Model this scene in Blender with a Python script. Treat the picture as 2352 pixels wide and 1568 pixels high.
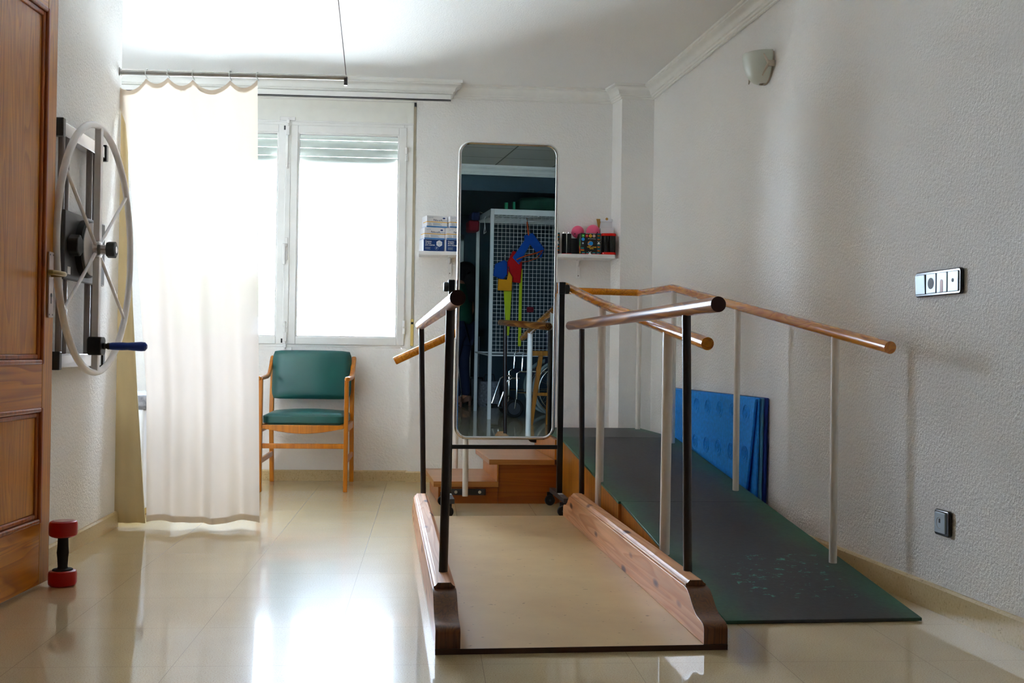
import bpy, bmesh, math, random, colorsys
from mathutils import Vector, Matrix, Euler
random.seed(7)
R = math.radians
sc = bpy.context.scene
for o in list(bpy.data.objects):
    bpy.data.objects.remove(o)

# ------------------------------------------------------------------ camera, world, light, exposure
YAW, PIT, ROL, CAMH = math.atan(191/2550), math.atan(26/2550), 0.0135, 0.86
cam = bpy.data.cameras.new('camera'); camo = bpy.data.objects.new('camera', cam)
sc.collection.objects.link(camo); sc.camera = camo
fw = Vector((math.sin(YAW)*math.cos(PIT), math.cos(YAW)*math.cos(PIT), math.sin(PIT)))
rt = Vector((math.cos(YAW), -math.sin(YAW), 0)); up = rt.cross(fw)
rr = rt*math.cos(ROL)+up*math.sin(ROL); uu = -rt*math.sin(ROL)+up*math.cos(ROL)
camo.matrix_world = Matrix(((rr.x, uu.x, -fw.x, 0), (rr.y, uu.y, -fw.y, 0), (rr.z, uu.z, -fw.z, CAMH), (0, 0, 0, 1)))
cam.sensor_width = 36; cam.lens = 2550/2352*36; cam.clip_start = .02; cam.clip_end = 300

wd = bpy.data.worlds.new('sky'); sc.world = wd; wd.use_nodes = True
bg = wd.node_tree.nodes['Background']
bg.inputs[0].default_value = (.71, .82, 1.04, 1); bg.inputs[1].default_value = 6.0
wn, wl = wd.node_tree.nodes, wd.node_tree.links                # hazy sky, with a glow added on the left to brighten the right wall
g0 = wn.new('ShaderNodeTexCoord'); g1 = wn.new('ShaderNodeVectorMath'); g1.operation = 'DOT_PRODUCT'; g1.inputs[1].default_value = (-.9, .4, .17)
g2 = wn.new('ShaderNodeMath'); g2.operation = 'MAXIMUM'; g2.inputs[1].default_value = 0
g3 = wn.new('ShaderNodeMath'); g3.operation = 'POWER'; g3.inputs[1].default_value = 5
g4 = wn.new('ShaderNodeMath'); g4.operation = 'MULTIPLY_ADD'; g4.inputs[1].default_value = 8; g4.inputs[2].default_value = 6.5
wl.new(g0.outputs['Generated'], g1.inputs[0]); wl.new(g1.outputs['Value'], g2.inputs[0]); wl.new(g2.outputs[0], g3.inputs[0]); wl.new(g3.outputs[0], g4.inputs[0]); wl.new(g4.outputs[0], bg.inputs[1])
sun = bpy.data.lights.new('sun', 'SUN'); sun.energy = 14; sun.angle = R(1); sun.color = (1, .98, .94)
suno = bpy.data.objects.new('sun', sun); sc.collection.objects.link(suno)
suno.rotation_euler = (R(38), 0, R(-12))       # comes over the roof from behind the camera, lights the yard outside
def portal(name, loc, w, h):
    l = bpy.data.lights.new(name, 'AREA'); l.shape = 'RECTANGLE'; l.size = w; l.size_y = h
    l.cycles.is_portal = True
    o = bpy.data.objects.new(name, l); sc.collection.objects.link(o)
    o.location = loc; o.rotation_euler = (R(-90), 0, 0)
portal('window_portal', (-.95, 7.74, 1.62), 1.66, 1.5)
portal('alcove_portal', (-2.36, 7.74, 1.3), .62, 1.5)
vs = sc.view_settings
vs.view_transform = 'Standard'; vs.look = 'None'; vs.exposure = 2.45; vs.gamma = 1
vs.use_curve_mapping = False
cy = sc.cycles
cy.max_bounces = 14; cy.diffuse_bounces = 8; cy.glossy_bounces = 5; cy.transmission_bounces = 8
cy.transparent_max_bounces = 12; cy.caustics_reflective = False; cy.caustics_refractive = False
cy.use_denoising = True; cy.sample_clamp_indirect = 6

# ------------------------------------------------------------------ materials
def col(h):
    h = h.lstrip('#'); v = [int(h[i:i+2], 16)/255 for i in (0, 2, 4)]
    hh, ss, vv = colorsys.rgb_to_hsv(*v)
    if ss > .12: v = colorsys.hsv_to_rgb(hh, min(1, ss*1.15), vv)
    return tuple(((c+.055)/1.055)**2.4 if c > .04045 else c/12.92 for c in v)+(1,)
class NT:
    def __init__(s, name):
        s.m = bpy.data.materials.new(name); s.m.use_nodes = True
        s.t = s.m.node_tree; s.n = s.t.nodes; s.b = s.n['Principled BSDF']; s.o = s.n['Material Output']
    def add(s, typ, **k):
        n = s.n.new('ShaderNode'+typ)
        for a, v in k.items():
            if a in n.inputs: n.inputs[a].default_value = v
            else: setattr(n, a, v)
        return n
    def ln(s, a, ao, b, bi): s.t.links.new(a.outputs[ao], b.inputs[bi])
    def coords(s, scale=(1, 1, 1), rot=(0, 0, 0)):
        tc = s.add('TexCoord'); mp = s.add('Mapping'); mp.inputs['Scale'].default_value = scale
        mp.inputs['Rotation'].default_value = rot; s.ln(tc, 'Object', mp, 'Vector'); return mp
    def noise(s, mp, scale, detail=3, rough=.5, dist=0):
        n = s.add('TexNoise'); n.inputs['Scale'].default_value = scale; n.inputs['Detail'].default_value = detail
        n.inputs['Roughness'].default_value = rough; n.inputs['Distortion'].default_value = dist
        s.ln(mp, 'Vector' if 'Vector' in mp.outputs else 0, n, 'Vector'); return n
    def ramp(s, src, so, stops):
        r = s.add('ValToRGB'); e = r.color_ramp.elements
        while len(e) < len(stops): e.new(.5)
        for i, (p, c) in enumerate(stops): e[i].position = p; e[i].color = c
        s.ln(src, so, r, 'Fac'); return r
    def mix(s, a, b, fac, blend='MIX'):
        m = s.add('MixRGB'); m.blend_type = blend
        for v, i in ((fac, 'Fac'), (a, 'Color1'), (b, 'Color2')):
            if isinstance(v, tuple) and hasattr(v[0], 'outputs'): s.ln(v[0], v[1], m, i)
            else: m.inputs[i].default_value = v
        return m
    def bump(s, src, so, strength, dist=.002):
        b = s.add('Bump'); b.inputs['Strength'].default_value = strength; b.inputs['Distance'].default_value = dist
        s.ln(src, so, b, 'Height'); s.ln(b, 'Normal', s.b, 'Normal')
def plain(name, c, rough=.5, metal=0, coat=0, var=.06, spec=.5, vscale=14):
    t = NT(name); c = col(c) if isinstance(c, str) else c
    mp = t.coords(); n = t.noise(mp, vscale, 2)
    lo = tuple(x*(1-var) for x in c[:3])+(1,); hi = tuple(min(1, x*(1+var)) for x in c[:3])+(1,)
    r = t.ramp(n, 'Fac', [(.3, lo), (.7, hi)]); t.ln(r, 'Color', t.b, 'Base Color')
    t.b.inputs['Roughness'].default_value = rough; t.b.inputs['Metallic'].default_value = metal
    t.b.inputs['Coat Weight'].default_value = coat; t.b.inputs['Coat Roughness'].default_value = .12
    t.b.inputs['Specular IOR Level'].default_value = spec
    return t.m
def stucco(name, c, strength=.5, scale=110):
    t = NT(name); c = col(c); mp = t.coords()
    n = t.noise(mp, scale, 3, .6); n2 = t.noise(mp, 1.3, 2)
    r = t.ramp(n2, 'Fac', [(.3, tuple(x*.97 for x in c[:3])+(1,)), (.7, c)])
    t.ln(r, 'Color', t.b, 'Base Color'); t.b.inputs['Roughness'].default_value = .75
    t.bump(n, 'Fac', strength, .010); return t.m
def wood(name, c1, c2, axis='z', rough=.35, coat=.3, fine=1.0, knots=None, dark=None):
    t = NT(name); a = 'xyz'.index(axis)
    s1 = [9*fine]*3; s1[a] = .55*fine; s2 = [70*fine]*3; s2[a] = 1.6*fine
    mp = t.coords(tuple(s1)); mp2 = t.coords(tuple(s2))
    n = t.noise(mp, 1.0, 2, .5, .6)
    mm = t.add('Math', operation='MULTIPLY'); mm.inputs[1].default_value = 13; t.ln(n, 'Fac', mm, 0)
    fr = t.add('Math', operation='FRACT'); t.ln(mm, 0, fr, 0)
    r = t.ramp(fr, 0, [(0, col(c1)), (.55, tuple(.55*x+.45*y for x, y in zip(col(c1), col(c2)))), (.85, col(c2)), (1, col(c1))])
    n2 = t.noise(mp2, 1.0, 3); r2 = t.ramp(n2, 'Fac', [(.35, (.72, .68, .62, 1)), (.6, (1, 1, 1, 1))])
    m = t.mix((r, 'Color'), (r2, 'Color'), .6, 'MULTIPLY')
    last = m
    if knots:
        v = t.add('TexVoronoi'); s3 = [14]*3; s3[a] = 4.5; mp3 = t.coords(tuple(s3)); t.ln(mp3, 'Vector', v, 'Vector')
        v.inputs['Scale'].default_value = .8
        rk = t.ramp(v, 'Distance', [(.10, (1, 1, 1, 1)), (.2, (0, 0, 0, 1))])
        last = t.mix((m, 'Color'), col(knots), (rk, 'Color'))
    t.ln(last, 'Color', t.b, 'Base Color'); t.b.inputs['Roughness'].default_value = rough
    t.b.inputs['Coat Weight'].default_value = coat; t.b.inputs['Coat Roughness'].default_value = .1
    t.bump(n2, 'Fac', .08, .002); return t.m

M = {}
M['wall'] = stucco('wall_stucco', '#f6f4f1', .7, 85)
M['wall_back'] = stucco('back_wall_stucco', '#f7f5f2', .5, 75)
M['ceil'] = stucco('ceiling_stucco', '#f8f8f6', .3, 130)
M['far'] = stucco('rear_wall_dim_tone', '#3c4e57', .3, 90)  # dark teal puts the dimness of the unlit rear into the wall colour
M['plaster'] = plain('white_plaster', '#f4f3ee', .6, var=.02)
M['whitealu'] = plain('white_aluminium', '#f3f2ef', .32, var=.02)
M['whitepaint'] = plain('white_enamel', '#f2f0ee', .28, coat=.3, var=.02)
M['shutter'] = plain('shutter_plastic', '#f2f1ea', .4, var=.02)
t = NT('shutter_slat_plastic'); n = t.noise(t.coords(), 20, 1); t.b.inputs['Base Color'].default_value = col('#f4f4ee'); t.b.inputs['Roughness'].default_value = .4
tr = t.add('BsdfTranslucent'); tr.inputs['Color'].default_value = (.8, .8, .76, 1); mx = t.add('MixShader'); mx.inputs[0].default_value = .05
t.ln(t.b, 0, mx, 1); t.ln(tr, 0, mx, 2); t.ln(mx, 0, t.o, 'Surface'); M['slat'] = t.m
M['strap'] = plain('shutter_strap', '#a79d8a', .8)
M['tan'] = plain('bare_wood_strip', '#d8bf7c', .6)
M['black'] = plain('black_enamel', '#0d0d10', .35, coat=.2)
M['blackplastic'] = plain('black_plastic', '#101113', .5)
M['blackrubber'] = plain('black_rubber', '#141414', .75)
M['darkgrey'] = plain('graphite_metal', '#4b4a4d', .4, .4)
M['chrome'] = plain('chrome', '#e6e6e6', .12, 1, var=.01)
M['alu'] = plain('brushed_aluminium', '#cfcfd2', .25, .9, var=.03)
M['greytube'] = plain('grey_steel_tube', '#8d8482', .3, .7)
M['wheelwhite'] = plain('grey_white_enamel', '#e4dfdf', .35, coat=.2)
M['creampost'] = plain('cream_white_tube', '#e9e2da', .35, coat=.2, var=.03)
M['brass'] = plain('worn_brass', '#8d7a52', .3, .9)
M['satin'] = plain('satin_steel', '#b9aaa4', .35, .8)
M['brownpost'] = plain('dark_brown_tube', '#241512', .35, coat=.3)
M['red'] = plain('red_vinyl', '#b3130f', .35)
M['redplastic'] = plain('red_plastic', '#e01b0c', .25, coat=.4)
M['blue'] = plain('blue_grip', '#15428f', .4)
M['pink'] = plain('pink_rubber', '#f06f95', .5, var=.03)
M['vinyl'] = plain('green_vinyl', '#2a5f5b', .32, coat=.15, var=.08, vscale=6)
M['matblue'] = plain('blue_foam', '#3a9ff6', .8, var=.14, vscale=60)
M['matdark'] = plain('deep_blue_foam', '#123c8c', .8)
M['matteal'] = plain('pale_blue_foam', '#5a96b8', .8)
M['paper'] = plain('white_card', '#eeeef2', .5, var=.02)
M['card'] = plain('brown_card', '#b28a4c', .8)
M['blackcard'] = plain('black_card', '#17181c', .4)
M['navy'] = plain('navy_print', '#123f7d', .45)
M['skyprint'] = plain('sky_blue_print', '#4f8fce', .45)
M['yellow'] = plain('yellow_print', '#f4c01c', .45)
M['whiteprint'] = plain('white_print', '#f2f2f2', .5)
M['greyprint'] = plain('grey_print', '#a9b4c4', .5)
M['ink'] = plain('dark_blue_ink', '#31435f', .5)
M['green'] = plain('green_print', '#45b13f', .4)
M['redprint'] = plain('red_print', '#d01414', .4)
M['cyan'] = plain('cyan_print', '#2aa0ea', .4)
M['mauve'] = plain('beige_print', '#c79b90', .4)
M['orangeprint'] = plain('orange_print', '#d08a45', .4)
M['tealprint'] = plain('teal_print', '#127a86', .4)
M['socket'] = plain('socket_silver', '#b4c0ca', .38, .35, var=.02)
M['socketblack'] = plain('socket_black', '#0c0a10', .2, coat=.6)
M['lampglass'] = plain('frosted_glass', '#d9ded4', .35, var=.02)
M['pewter'] = plain('beige_metal', '#c9beb0', .4, .2)
M['rod'] = plain('grey_rail', '#b9b7b2', .4, .4)
M['clear'] = plain('clear_hook', '#e2e6e4', .3)
M['mdf'] = None
M['orangestrap'] = plain('orange_webbing', '#c8571a', .7)
M['bluecloth'] = plain('blue_cloth', '#1a56a8', .85)
M['redcloth'] = plain('red_cloth', '#c81414', .85)
M['yellowcloth'] = plain('amber_cloth', '#eaa21c', .85)
M['limeband'] = plain('lime_band', '#c6d01e', .7)
M['darkgreen'] = plain('dark_green_cloth', '#1f4a3c', .85)
M['greenplastic'] = plain('green_plastic', '#1e8c6a', .5)
M['maroon'] = plain('maroon_cloth', '#7a1c2a', .85)
M['navycloth'] = plain('navy_cloth', '#1c2748', .9)
M['greybag'] = plain('grey_patterned_cloth', '#8b8a90', .8, var=.35, vscale=40)
M['skin'] = plain('skin', '#c98f72', .5, var=.04)
M['hair'] = plain('dark_hair', '#120d0c', .85)
M['topgreen'] = plain('green_blouse', '#154a38', .8)
M['jeans'] = plain('dark_jeans', '#1c2540', .85)
M['shoe'] = plain('beige_shoe', '#8a6350', .5)
M['tyre'] = plain('grey_tyre', '#8c9a98', .7)
M['leaf'] = plain('leaf', '#4a6a3a', .9)
M['ground'] = plain('sunlit_paving', '#d9d8d4', .9)
M['wood_door'] = wood('pine_door_upright', '#de9c42', '#c68434', 'z', .35, .3, 1.1)
M['wood_rail'] = wood('pine_door_level', '#e09a40', '#bc7428', 'x', .35, .3, .9)
M['wood_panel'] = wood('pine_door_panel', '#dc9c46', '#c28232', 'z', .35, .25, 1.4)
M['wood_mould'] = wood('pine_moulding', '#b86a2c', '#8c4a1a', 'z', .35, .3, 1.5)
M['chairwood'] = wood('beech_lacquered', '#d68e2e', '#c87e24', 'z', .3, .35, .8)
M['rampwood'] = wood('orange_ply', '#c98a3c', '#bd7628', 'z', .4, .2, .5)
M['stepwood'] = wood('laminate_step', '#c98f56', '#bd8048', 'x', .3, .25, .5)
M['stepside'] = wood('laminate_side', '#b06a20', '#a05a18', 'x', .35, .2, .5)
M['railwood'] = wood('pine_handrail', '#e09a36', '#c4781c', 'y', .25, .5, 1.2)
M['barwood'] = wood('brown_handrail', '#6e3212', '#c48a4c', 'y', .3, .35, .9); M['barwood'].node_tree.nodes['Principled BSDF'].inputs['Specular IOR Level'].default_value = .25
M['kerbwood'] = wood('knotty_pine', '#e2ae82', '#cd9060', 'y', .5, .05, .8, knots='#5a2c14')
M['railend'] = plain('dark_rail_end', '#3a1710', .4)
M['kerbend'] = wood('pine_end_grain', '#7a4c22', '#5a3212', 'z', .35, .3, 2)
M['trestle'] = wood('trestle_wood', '#c98a34', '#ad6c20', 'z', .4, .2, .8)
# polished terrazzo floor with hair-thin joints
t = NT('polished_terrazzo'); mp = t.coords()
n1 = t.noise(mp, 260, 2, .6); n2 = t.noise(mp, 2.2, 4, .6)
r1 = t.ramp(n1, 'Fac', [(.30, col('#b79f78')), (.42, col('#d9c49c')), (.62, col('#decca6')), (.75, col('#e8dabc'))])
r2 = t.ramp(n2, 'Fac', [(.3, (.9, .9, .9, 1)), (.7, (1, 1, 1, 1))])
m1 = t.mix((r1, 'Color'), (r2, 'Color'), 1, 'MULTIPLY')
bk = t.add('TexBrick'); bk.offset = 0; bk.inputs['Scale'].default_value = 1; bk.inputs['Brick Width'].default_value = .42
bk.inputs['Row Height'].default_value = .42; bk.inputs['Mortar Size'].default_value = .0008; bk.inputs['Mortar Smooth'].default_value = .2
tc = t.add('TexCoord'); mp2 = t.add('Mapping'); mp2.inputs['Location'].default_value = (.68, -3.07, 0)
t.ln(tc, 'Object', mp2, 'Vector'); t.ln(mp2, 'Vector', bk, 'Vector')
m2 = t.mix((m1, 'Color'), col('#a8977a'), (bk, 'Fac')); t.ln(m2, 'Color', t.b, 'Base Color')
n3 = t.noise(mp, 900, 2); rr3 = t.ramp(n2, 'Fac', [(.3, (.035, .035, .035, 1)), (.7, (.075, .075, .075, 1))])
t.ln(rr3, 'Color', t.b, 'Roughness'); t.bump(n1, 'Fac', .012, .001); t.b.inputs['Specular IOR Level'].default_value = .55
t.b.inputs['Coat Weight'].default_value = .4; t.b.inputs['Coat Roughness'].default_value = .27
M['floor'] = t.m
# terrazzo skirting
t = NT('terrazzo_skirting'); mp = t.coords(); n1 = t.noise(mp, 120, 3, .6)
r1 = t.ramp(n1, 'Fac', [(.25, col('#7c6444')), (.36, col('#cdb98f')), (.7, col('#d9c8a2'))]); t.ln(r1, 'Color', t.b, 'Base Color')
t.b.inputs['Roughness'].default_value = .35; M['skirting'] = t.m
# board on the floor between the bars
t = NT('pressed_board'); mp = t.coords(); n1 = t.noise(mp, 3, 4, .6); n2 = t.noise(mp, 45, 2, .4)
r1 = t.ramp(n1, 'Fac', [(.3, col('#bf9f74')), (.7, col('#cfb284'))]); r2 = t.ramp(n2, 'Fac', [(.24, (.35, .27, .2, 1)), (.29, (1, 1, 1, 1))])
m1 = t.mix((r1, 'Color'), (r2, 'Color'), .8, 'MULTIPLY'); t.ln(m1, 'Color', t.b, 'Base Color')
t.b.inputs['Roughness'].default_value = .42; M['mdf'] = t.m
M['mdfedge'] = plain('board_edge', '#4a2c1a', .5)  # dark brown carries the shade on the front end of the board
# ramp rubber: worn dark track, green margins, a patch of turquoise paint flecks
t = NT('ramp_rubber'); tc = t.add('TexCoord'); sx = t.add('SeparateXYZ'); t.ln(tc, 'Object', sx, 'Vector')
mp = t.coords(); n1 = t.noise(mp, 3.5, 4, .6); n2 = t.noise(mp, 55, 3, .65); n3 = t.noise(t.coords((3, 14, 3)), 3, 3)
# distance from the long centre line (x = cx - .067*(y-5))
ma = t.add('Math', operation='MULTIPLY_ADD'); ma.inputs[1].default_value = .067; ma.inputs[2].default_value = .0234; t.ln(sx, 'Y', ma, 0)
ad = t.add('Math', operation='ADD'); t.ln(sx, 'X', ad, 0); t.ln(ma, 0, ad, 1)
ab = t.add('Math', operation='ABSOLUTE'); t.ln(ad, 0, ab, 0)
a2 = t.add('Math', operation='MULTIPLY_ADD'); a2.inputs[1].default_value = .22; t.ln(n1, 'Fac', a2, 0); t.ln(ab, 0, a2, 2)
r1 = t.ramp(a2, 0, [(.24, col('#39383b')), (.33, col('#3d4443')), (.45, col('#3a6450'))])
r2 = t.ramp(n2, 'Fac', [(.3, (.75, .75, .75, 1)), (.7, (1.1, 1.1, 1.1, 1))])
m1 = t.mix((r1, 'Color'), (r2, 'Color'), .8, 'MULTIPLY')
def win(axis, c, w):
    s_ = t.add('Math', operation='SUBTRACT'); s_.inputs[1].default_value = c; t.ln(sx, axis, s_, 0)
    b_ = t.add('Math', operation='ABSOLUTE'); t.ln(s_, 0, b_, 0)
    l_ = t.add('Math', operation='LESS_THAN'); l_.inputs[1].default_value = w; t.ln(b_, 0, l_, 0); return l_
wx, wy = win('X', .1, .2), win('Y', -1.25, .24)
wm = t.add('Math', operation='MULTIPLY'); t.ln(wx, 0, wm, 0); t.ln(wy, 0, wm, 1)
n4 = t.noise(t.coords((16, 20, 16)), 1.5, 5, .75); r4 = t.ramp(n4, 'Fac', [(.58, (0, 0, 0, 1)), (.66, (.8, .8, .8, 1))])
wq = t.mix((0, 0, 0, 1), (r4, 'Color'), (wm, 0)); m2 = t.mix((m1, 'Color'), col('#5fae9c'), (wq, 'Color'))
t.ln(m2, 'Color', t.b, 'Base Color'); t.b.inputs['Roughness'].default_value = .55; t.bump(n2, 'Fac', .3, .002)
M['ramp'] = t.m
# rear panel ceiling with grid lines
t = NT('panel_ceiling'); bk = t.add('TexBrick'); bk.offset = 0; bk.inputs['Scale'].default_value = 1
bk.inputs['Brick Width'].default_value = .6; bk.inputs['Row Height'].default_value = .6; bk.inputs['Mortar Size'].default_value = .008
for k, c in (('Color1', '#e6e4de'), ('Color2', '#e2e0da'), ('Mortar', '#8d8a84')): bk.inputs[k].default_value = col(c)
mp = t.coords(); t.ln(mp, 'Vector', bk, 'Vector'); t.ln(bk, 'Color', t.b, 'Base Color'); t.b.inputs['Roughness'].default_value = .8
M['panelceil'] = t.m
# curtain cloth
t = NT('cream_curtain_cloth'); mp = t.coords((1, 1, 1)); n1 = t.noise(t.coords((400, 400, 400)), 1, 1)
d = t.add('BsdfDiffuse'); d.inputs['Color'].default_value = col('#f4eee2')
tr = t.add('BsdfTranslucent'); tr.inputs['Color'].default_value = (.60, .51, .43, 1)
mx = t.add('MixShader'); mx.inputs[0].default_value = .5; t.ln(d, 0, mx, 1); t.ln(tr, 0, mx, 2)
wv = t.add('BsdfTransparent'); m3 = t.add('MixShader'); m3.inputs[0].default_value = .006      # open weave
t.ln(mx, 0, m3, 1); t.ln(wv, 0, m3, 2); t.ln(m3, 0, t.o, 'Surface')
M['curtain'] = t.m
# curtain side strip: shade put into the colour as a straw tint, denser
t = NT('shade_tinted_curtain'); n = t.noise(t.coords((60, 60, 6)), 1, 2)
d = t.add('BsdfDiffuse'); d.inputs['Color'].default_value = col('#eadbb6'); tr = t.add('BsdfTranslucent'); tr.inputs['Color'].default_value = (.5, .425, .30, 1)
mx = t.add('MixShader'); mx.inputs[0].default_value = .5; t.ln(d, 0, mx, 1); t.ln(tr, 0, mx, 2); t.ln(mx, 0, t.o, 'Surface'); M['curtain_shade'] = t.m
# window glass
t = NT('window_glass'); g = t.add('BsdfGlossy'); g.inputs['Roughness'].default_value = 0.0
tp = t.add('BsdfTransparent'); tp.inputs['Color'].default_value = (.95, .98, .97, 1); fz = t.add('Fresnel'); fz.inputs['IOR'].default_value = 1.45
mx = t.add('MixShader'); t.ln(fz, 0, mx, 0); t.ln(tp, 0, mx, 1); t.ln(g, 0, mx, 2); t.ln(mx, 0, t.o, 'Surface'); M['glass'] = t.m
# mirror
t = NT('mirror_silvering'); t.b.inputs['Metallic'].default_value = 1; t.b.inputs['Roughness'].default_value = 0
t.b.inputs['Base Color'].default_value = (.54, .68, .74, 1); M['mirror'] = t.m

# ------------------------------------------------------------------ mesh helpers
def bmn(): return bmesh.new()
def box(b, x0, x1, y0, y1, z0, z1, mtx=None):
    vs_ = [b.verts.new(Vector(p)) for p in ((x0, y0, z0), (x1, y0, z0), (x1, y1, z0), (x0, y1, z0), (x0, y0, z1), (x1, y0, z1), (x1, y1, z1), (x0, y1, z1))]
    if mtx:
        for v in vs_: v.co = mtx @ v.co
    for f in ((3, 2, 1, 0), (4, 5, 6, 7), (0, 1, 5, 4), (1, 2, 6, 5), (2, 3, 7, 6), (3, 0, 4, 7)): b.faces.new([vs_[i] for i in f])
    return b
def bar(b, p0, p1, w, d=None):
    """rectangular bar from p0 to p1, w across (horizontal), d the other way"""
    d = d or w; p0, p1 = Vector(p0), Vector(p1); ax = (p1-p0); L = ax.length; ax.normalize()
    ref = Vector((0, 0, 1)) if abs(ax.z) < .9 else Vector((0, 1, 0))
    s = ax.cross(ref).normalized(); u = s.cross(ax)
    m = Matrix((s, ax, u)).transposed().to_4x4(); m.translation = p0
    return box(b, -w/2, w/2, 0, L, -d/2, d/2, m)
def rings(b, rs, closed=False, caps=True):
    n = len(rs[0])
    vv = [[b.verts.new(p) for p in r] for r in rs]
    m = len(vv)
    for i in range(m if closed else m-1):
        a, c = vv[i], vv[(i+1) % m]
        for k in range(n): b.faces.new((a[k], a[(k+1) % n], c[(k+1) % n], c[k]))
    if caps and not closed:
        b.faces.new(vv[0][::-1]); b.faces.new(vv[-1])
    return b
def tube(b, pts, r, seg=12, closed=False, flat=1.0):
    pts = [Vector(p) for p in pts]; n = len(pts); rs = []; prev = None
    rad = r if isinstance(r, (list, tuple)) else [r]*n
    for i, p in enumerate(pts):
        if closed: a, c = pts[i-1], pts[(i+1) % n]
        else: a, c = pts[max(i-1, 0)], pts[min(i+1, n-1)]
        t_ = (c-a).normalized()
        if prev is None:
            ref = Vector((0, 0, 1)) if abs(t_.z) < .9 else Vector((1, 0, 0)); u = t_.cross(ref).normalized()
        else:
            u = (prev - t_*prev.dot(t_)).normalized()
        prev = u; w = t_.cross(u)
        st = 1.0
        if 0 < i < n-1 or closed:
            d1 = (p-a).normalized(); d2 = (c-p).normalized(); st = 1/max(.5, math.cos(d1.angle(d2, 0)/2))
        rs.append([p+(u*math.cos(q)+w*math.sin(q)*flat)*rad[i]*(st if False else 1) for q in (2*math.pi*k/seg for k in range(seg))])
    return rings(b, rs, closed)
def cyl(b, p0, p1, r, r2=None, seg=20): return tube(b, [p0, p1], [r, r2 if r2 is not None else r], seg)
def lathe(b, prof, o=(0, 0, 0), axis=(0, 0, 1), seg=28, caps=True):
    ax = Vector(axis).normalized(); ref = Vector((1, 0, 0)) if abs(ax.x) < .9 else Vector((0, 1, 0))
    u = ax.cross(ref).normalized(); w = ax.cross(u); o = Vector(o)
    return rings(b, [[o+ax*z+(u*math.cos(q)+w*math.sin(q))*max(r, 1e-4) for q in (2*math.pi*k/seg for k in range(seg))] for r, z in prof], False, caps)
def prism(b, poly, a0, a1, plane='xy', mtx=None):
    def P(p, a): return Vector((p[0], p[1], a)) if plane == 'xy' else Vector((p[0], a, p[1])) if plane == 'xz' else Vector((a, p[0], p[1]))
    r0 = [P(p, a0) for p in poly]; r1 = [P(p, a1) for p in poly]
    if mtx: r0 = [mtx @ p for p in r0]; r1 = [mtx @ p for p in r1]
    return rings(b, [r0, r1])
def ball(b, c, r, scale=(1, 1, 1), seg=28):
    m = Matrix.Translation(Vector(c)) @ Matrix.Diagonal((scale[0], scale[1], scale[2], 1))
    bmesh.ops.create_uvsphere(b, u_segments=seg, v_segments=seg//2, radius=r, matrix=m); return b
def circ(c, r, u, v, n=40, a0=0, a1=2*math.pi, full=True):
    c, u, v = Vector(c), Vector(u), Vector(v)
    k = n if full else n-1
    return [c+(u*math.cos(a0+(a1-a0)*i/k)+v*math.sin(a0+(a1-a0)*i/k))*r for i in range(n)]
def rrect(w, h, r, n=6):
    pts = []
    for cx, cy_, a in ((w/2-r, h/2-r, 0), (-w/2+r, h/2-r, 90), (-w/2+r, -h/2+r, 180), (w/2-r, -h/2+r, 270)):
        for i in range(n+1):
            q = R(a+90*i/n); pts.append((cx+r*math.cos(q), cy_+r*math.sin(q)))
    return pts
def obj(name, b, mat, parent=None, bevel=0, seg=2, smooth=35, loc=None):
    bmesh.ops.recalc_face_normals(b, faces=b.faces)
    me = bpy.data.meshes.new(name); b.to_mesh(me); b.free()
    me.materials.append(M[mat] if isinstance(mat, str) else mat)
    if smooth:
        for p in me.polygons: p.use_smooth = True
        me.set_sharp_from_angle(angle=R(smooth))
    o = bpy.data.objects.new(name, me); sc.collection.objects.link(o)
    if parent: o.parent = parent
    if loc: o.location = loc
    if bevel:
        m = o.modifiers.new('bevel', 'BEVEL'); m.width = bevel; m.segments = seg; m.limit_method = 'ANGLE'; m.angle_limit = R(40)
        m.harden_normals = False
    return o
def tag(o, label, cat, group=None):
    o['label'] = label; o['category'] = cat
    if group: o['group'] = group
    return o
def thing(name, label, cat, loc=(0, 0, 0), rz=0, group=None, rot=None):
    o = bpy.data.objects.new(name, None); sc.collection.objects.link(o); o.empty_display_size = .05
    o.location = loc; o.rotation_euler = rot or (0, 0, rz); return tag(o, label, cat, group)
def struct(name, b, mat, label=None, bevel=0, parent=None):
    o = obj(name, b, mat, parent, bevel)
    if not parent: o['kind'] = 'structure'
    return o
def sroot(name):
    o = bpy.data.objects.new(name, None); sc.collection.objects.link(o); o['kind'] = 'structure'; o.empty_display_size = .05; return o
def text(parent, name, body, size, mat, loc, rot=(R(90), 0, 0), align='LEFT', bold=0, sx=1):
    c = bpy.data.curves.new(name, 'FONT'); c.body = body; c.size = size; c.extrude = .0003; c.align_x = align; c.offset = bold
    c.materials.append(M[mat]); tmp = bpy.data.objects.new('tmp', c); sc.collection.objects.link(tmp)
    me = bpy.data.meshes.new_from_object(tmp.evaluated_get(bpy.context.evaluated_depsgraph_get())); bpy.data.objects.remove(tmp); bpy.data.curves.remove(c)
    o = bpy.data.objects.new(name, me); sc.collection.objects.link(o)
    o.parent = parent; o.location = loc; o.rotation_euler = rot; o.scale = (sx, 1, 1); return o
def copy_tree(o, parent=None):
    c = o.copy(); sc.collection.objects.link(c)
    if parent: c.parent = parent
    for ch in list(o.children): copy_tree(ch, c)
    return c
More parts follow.
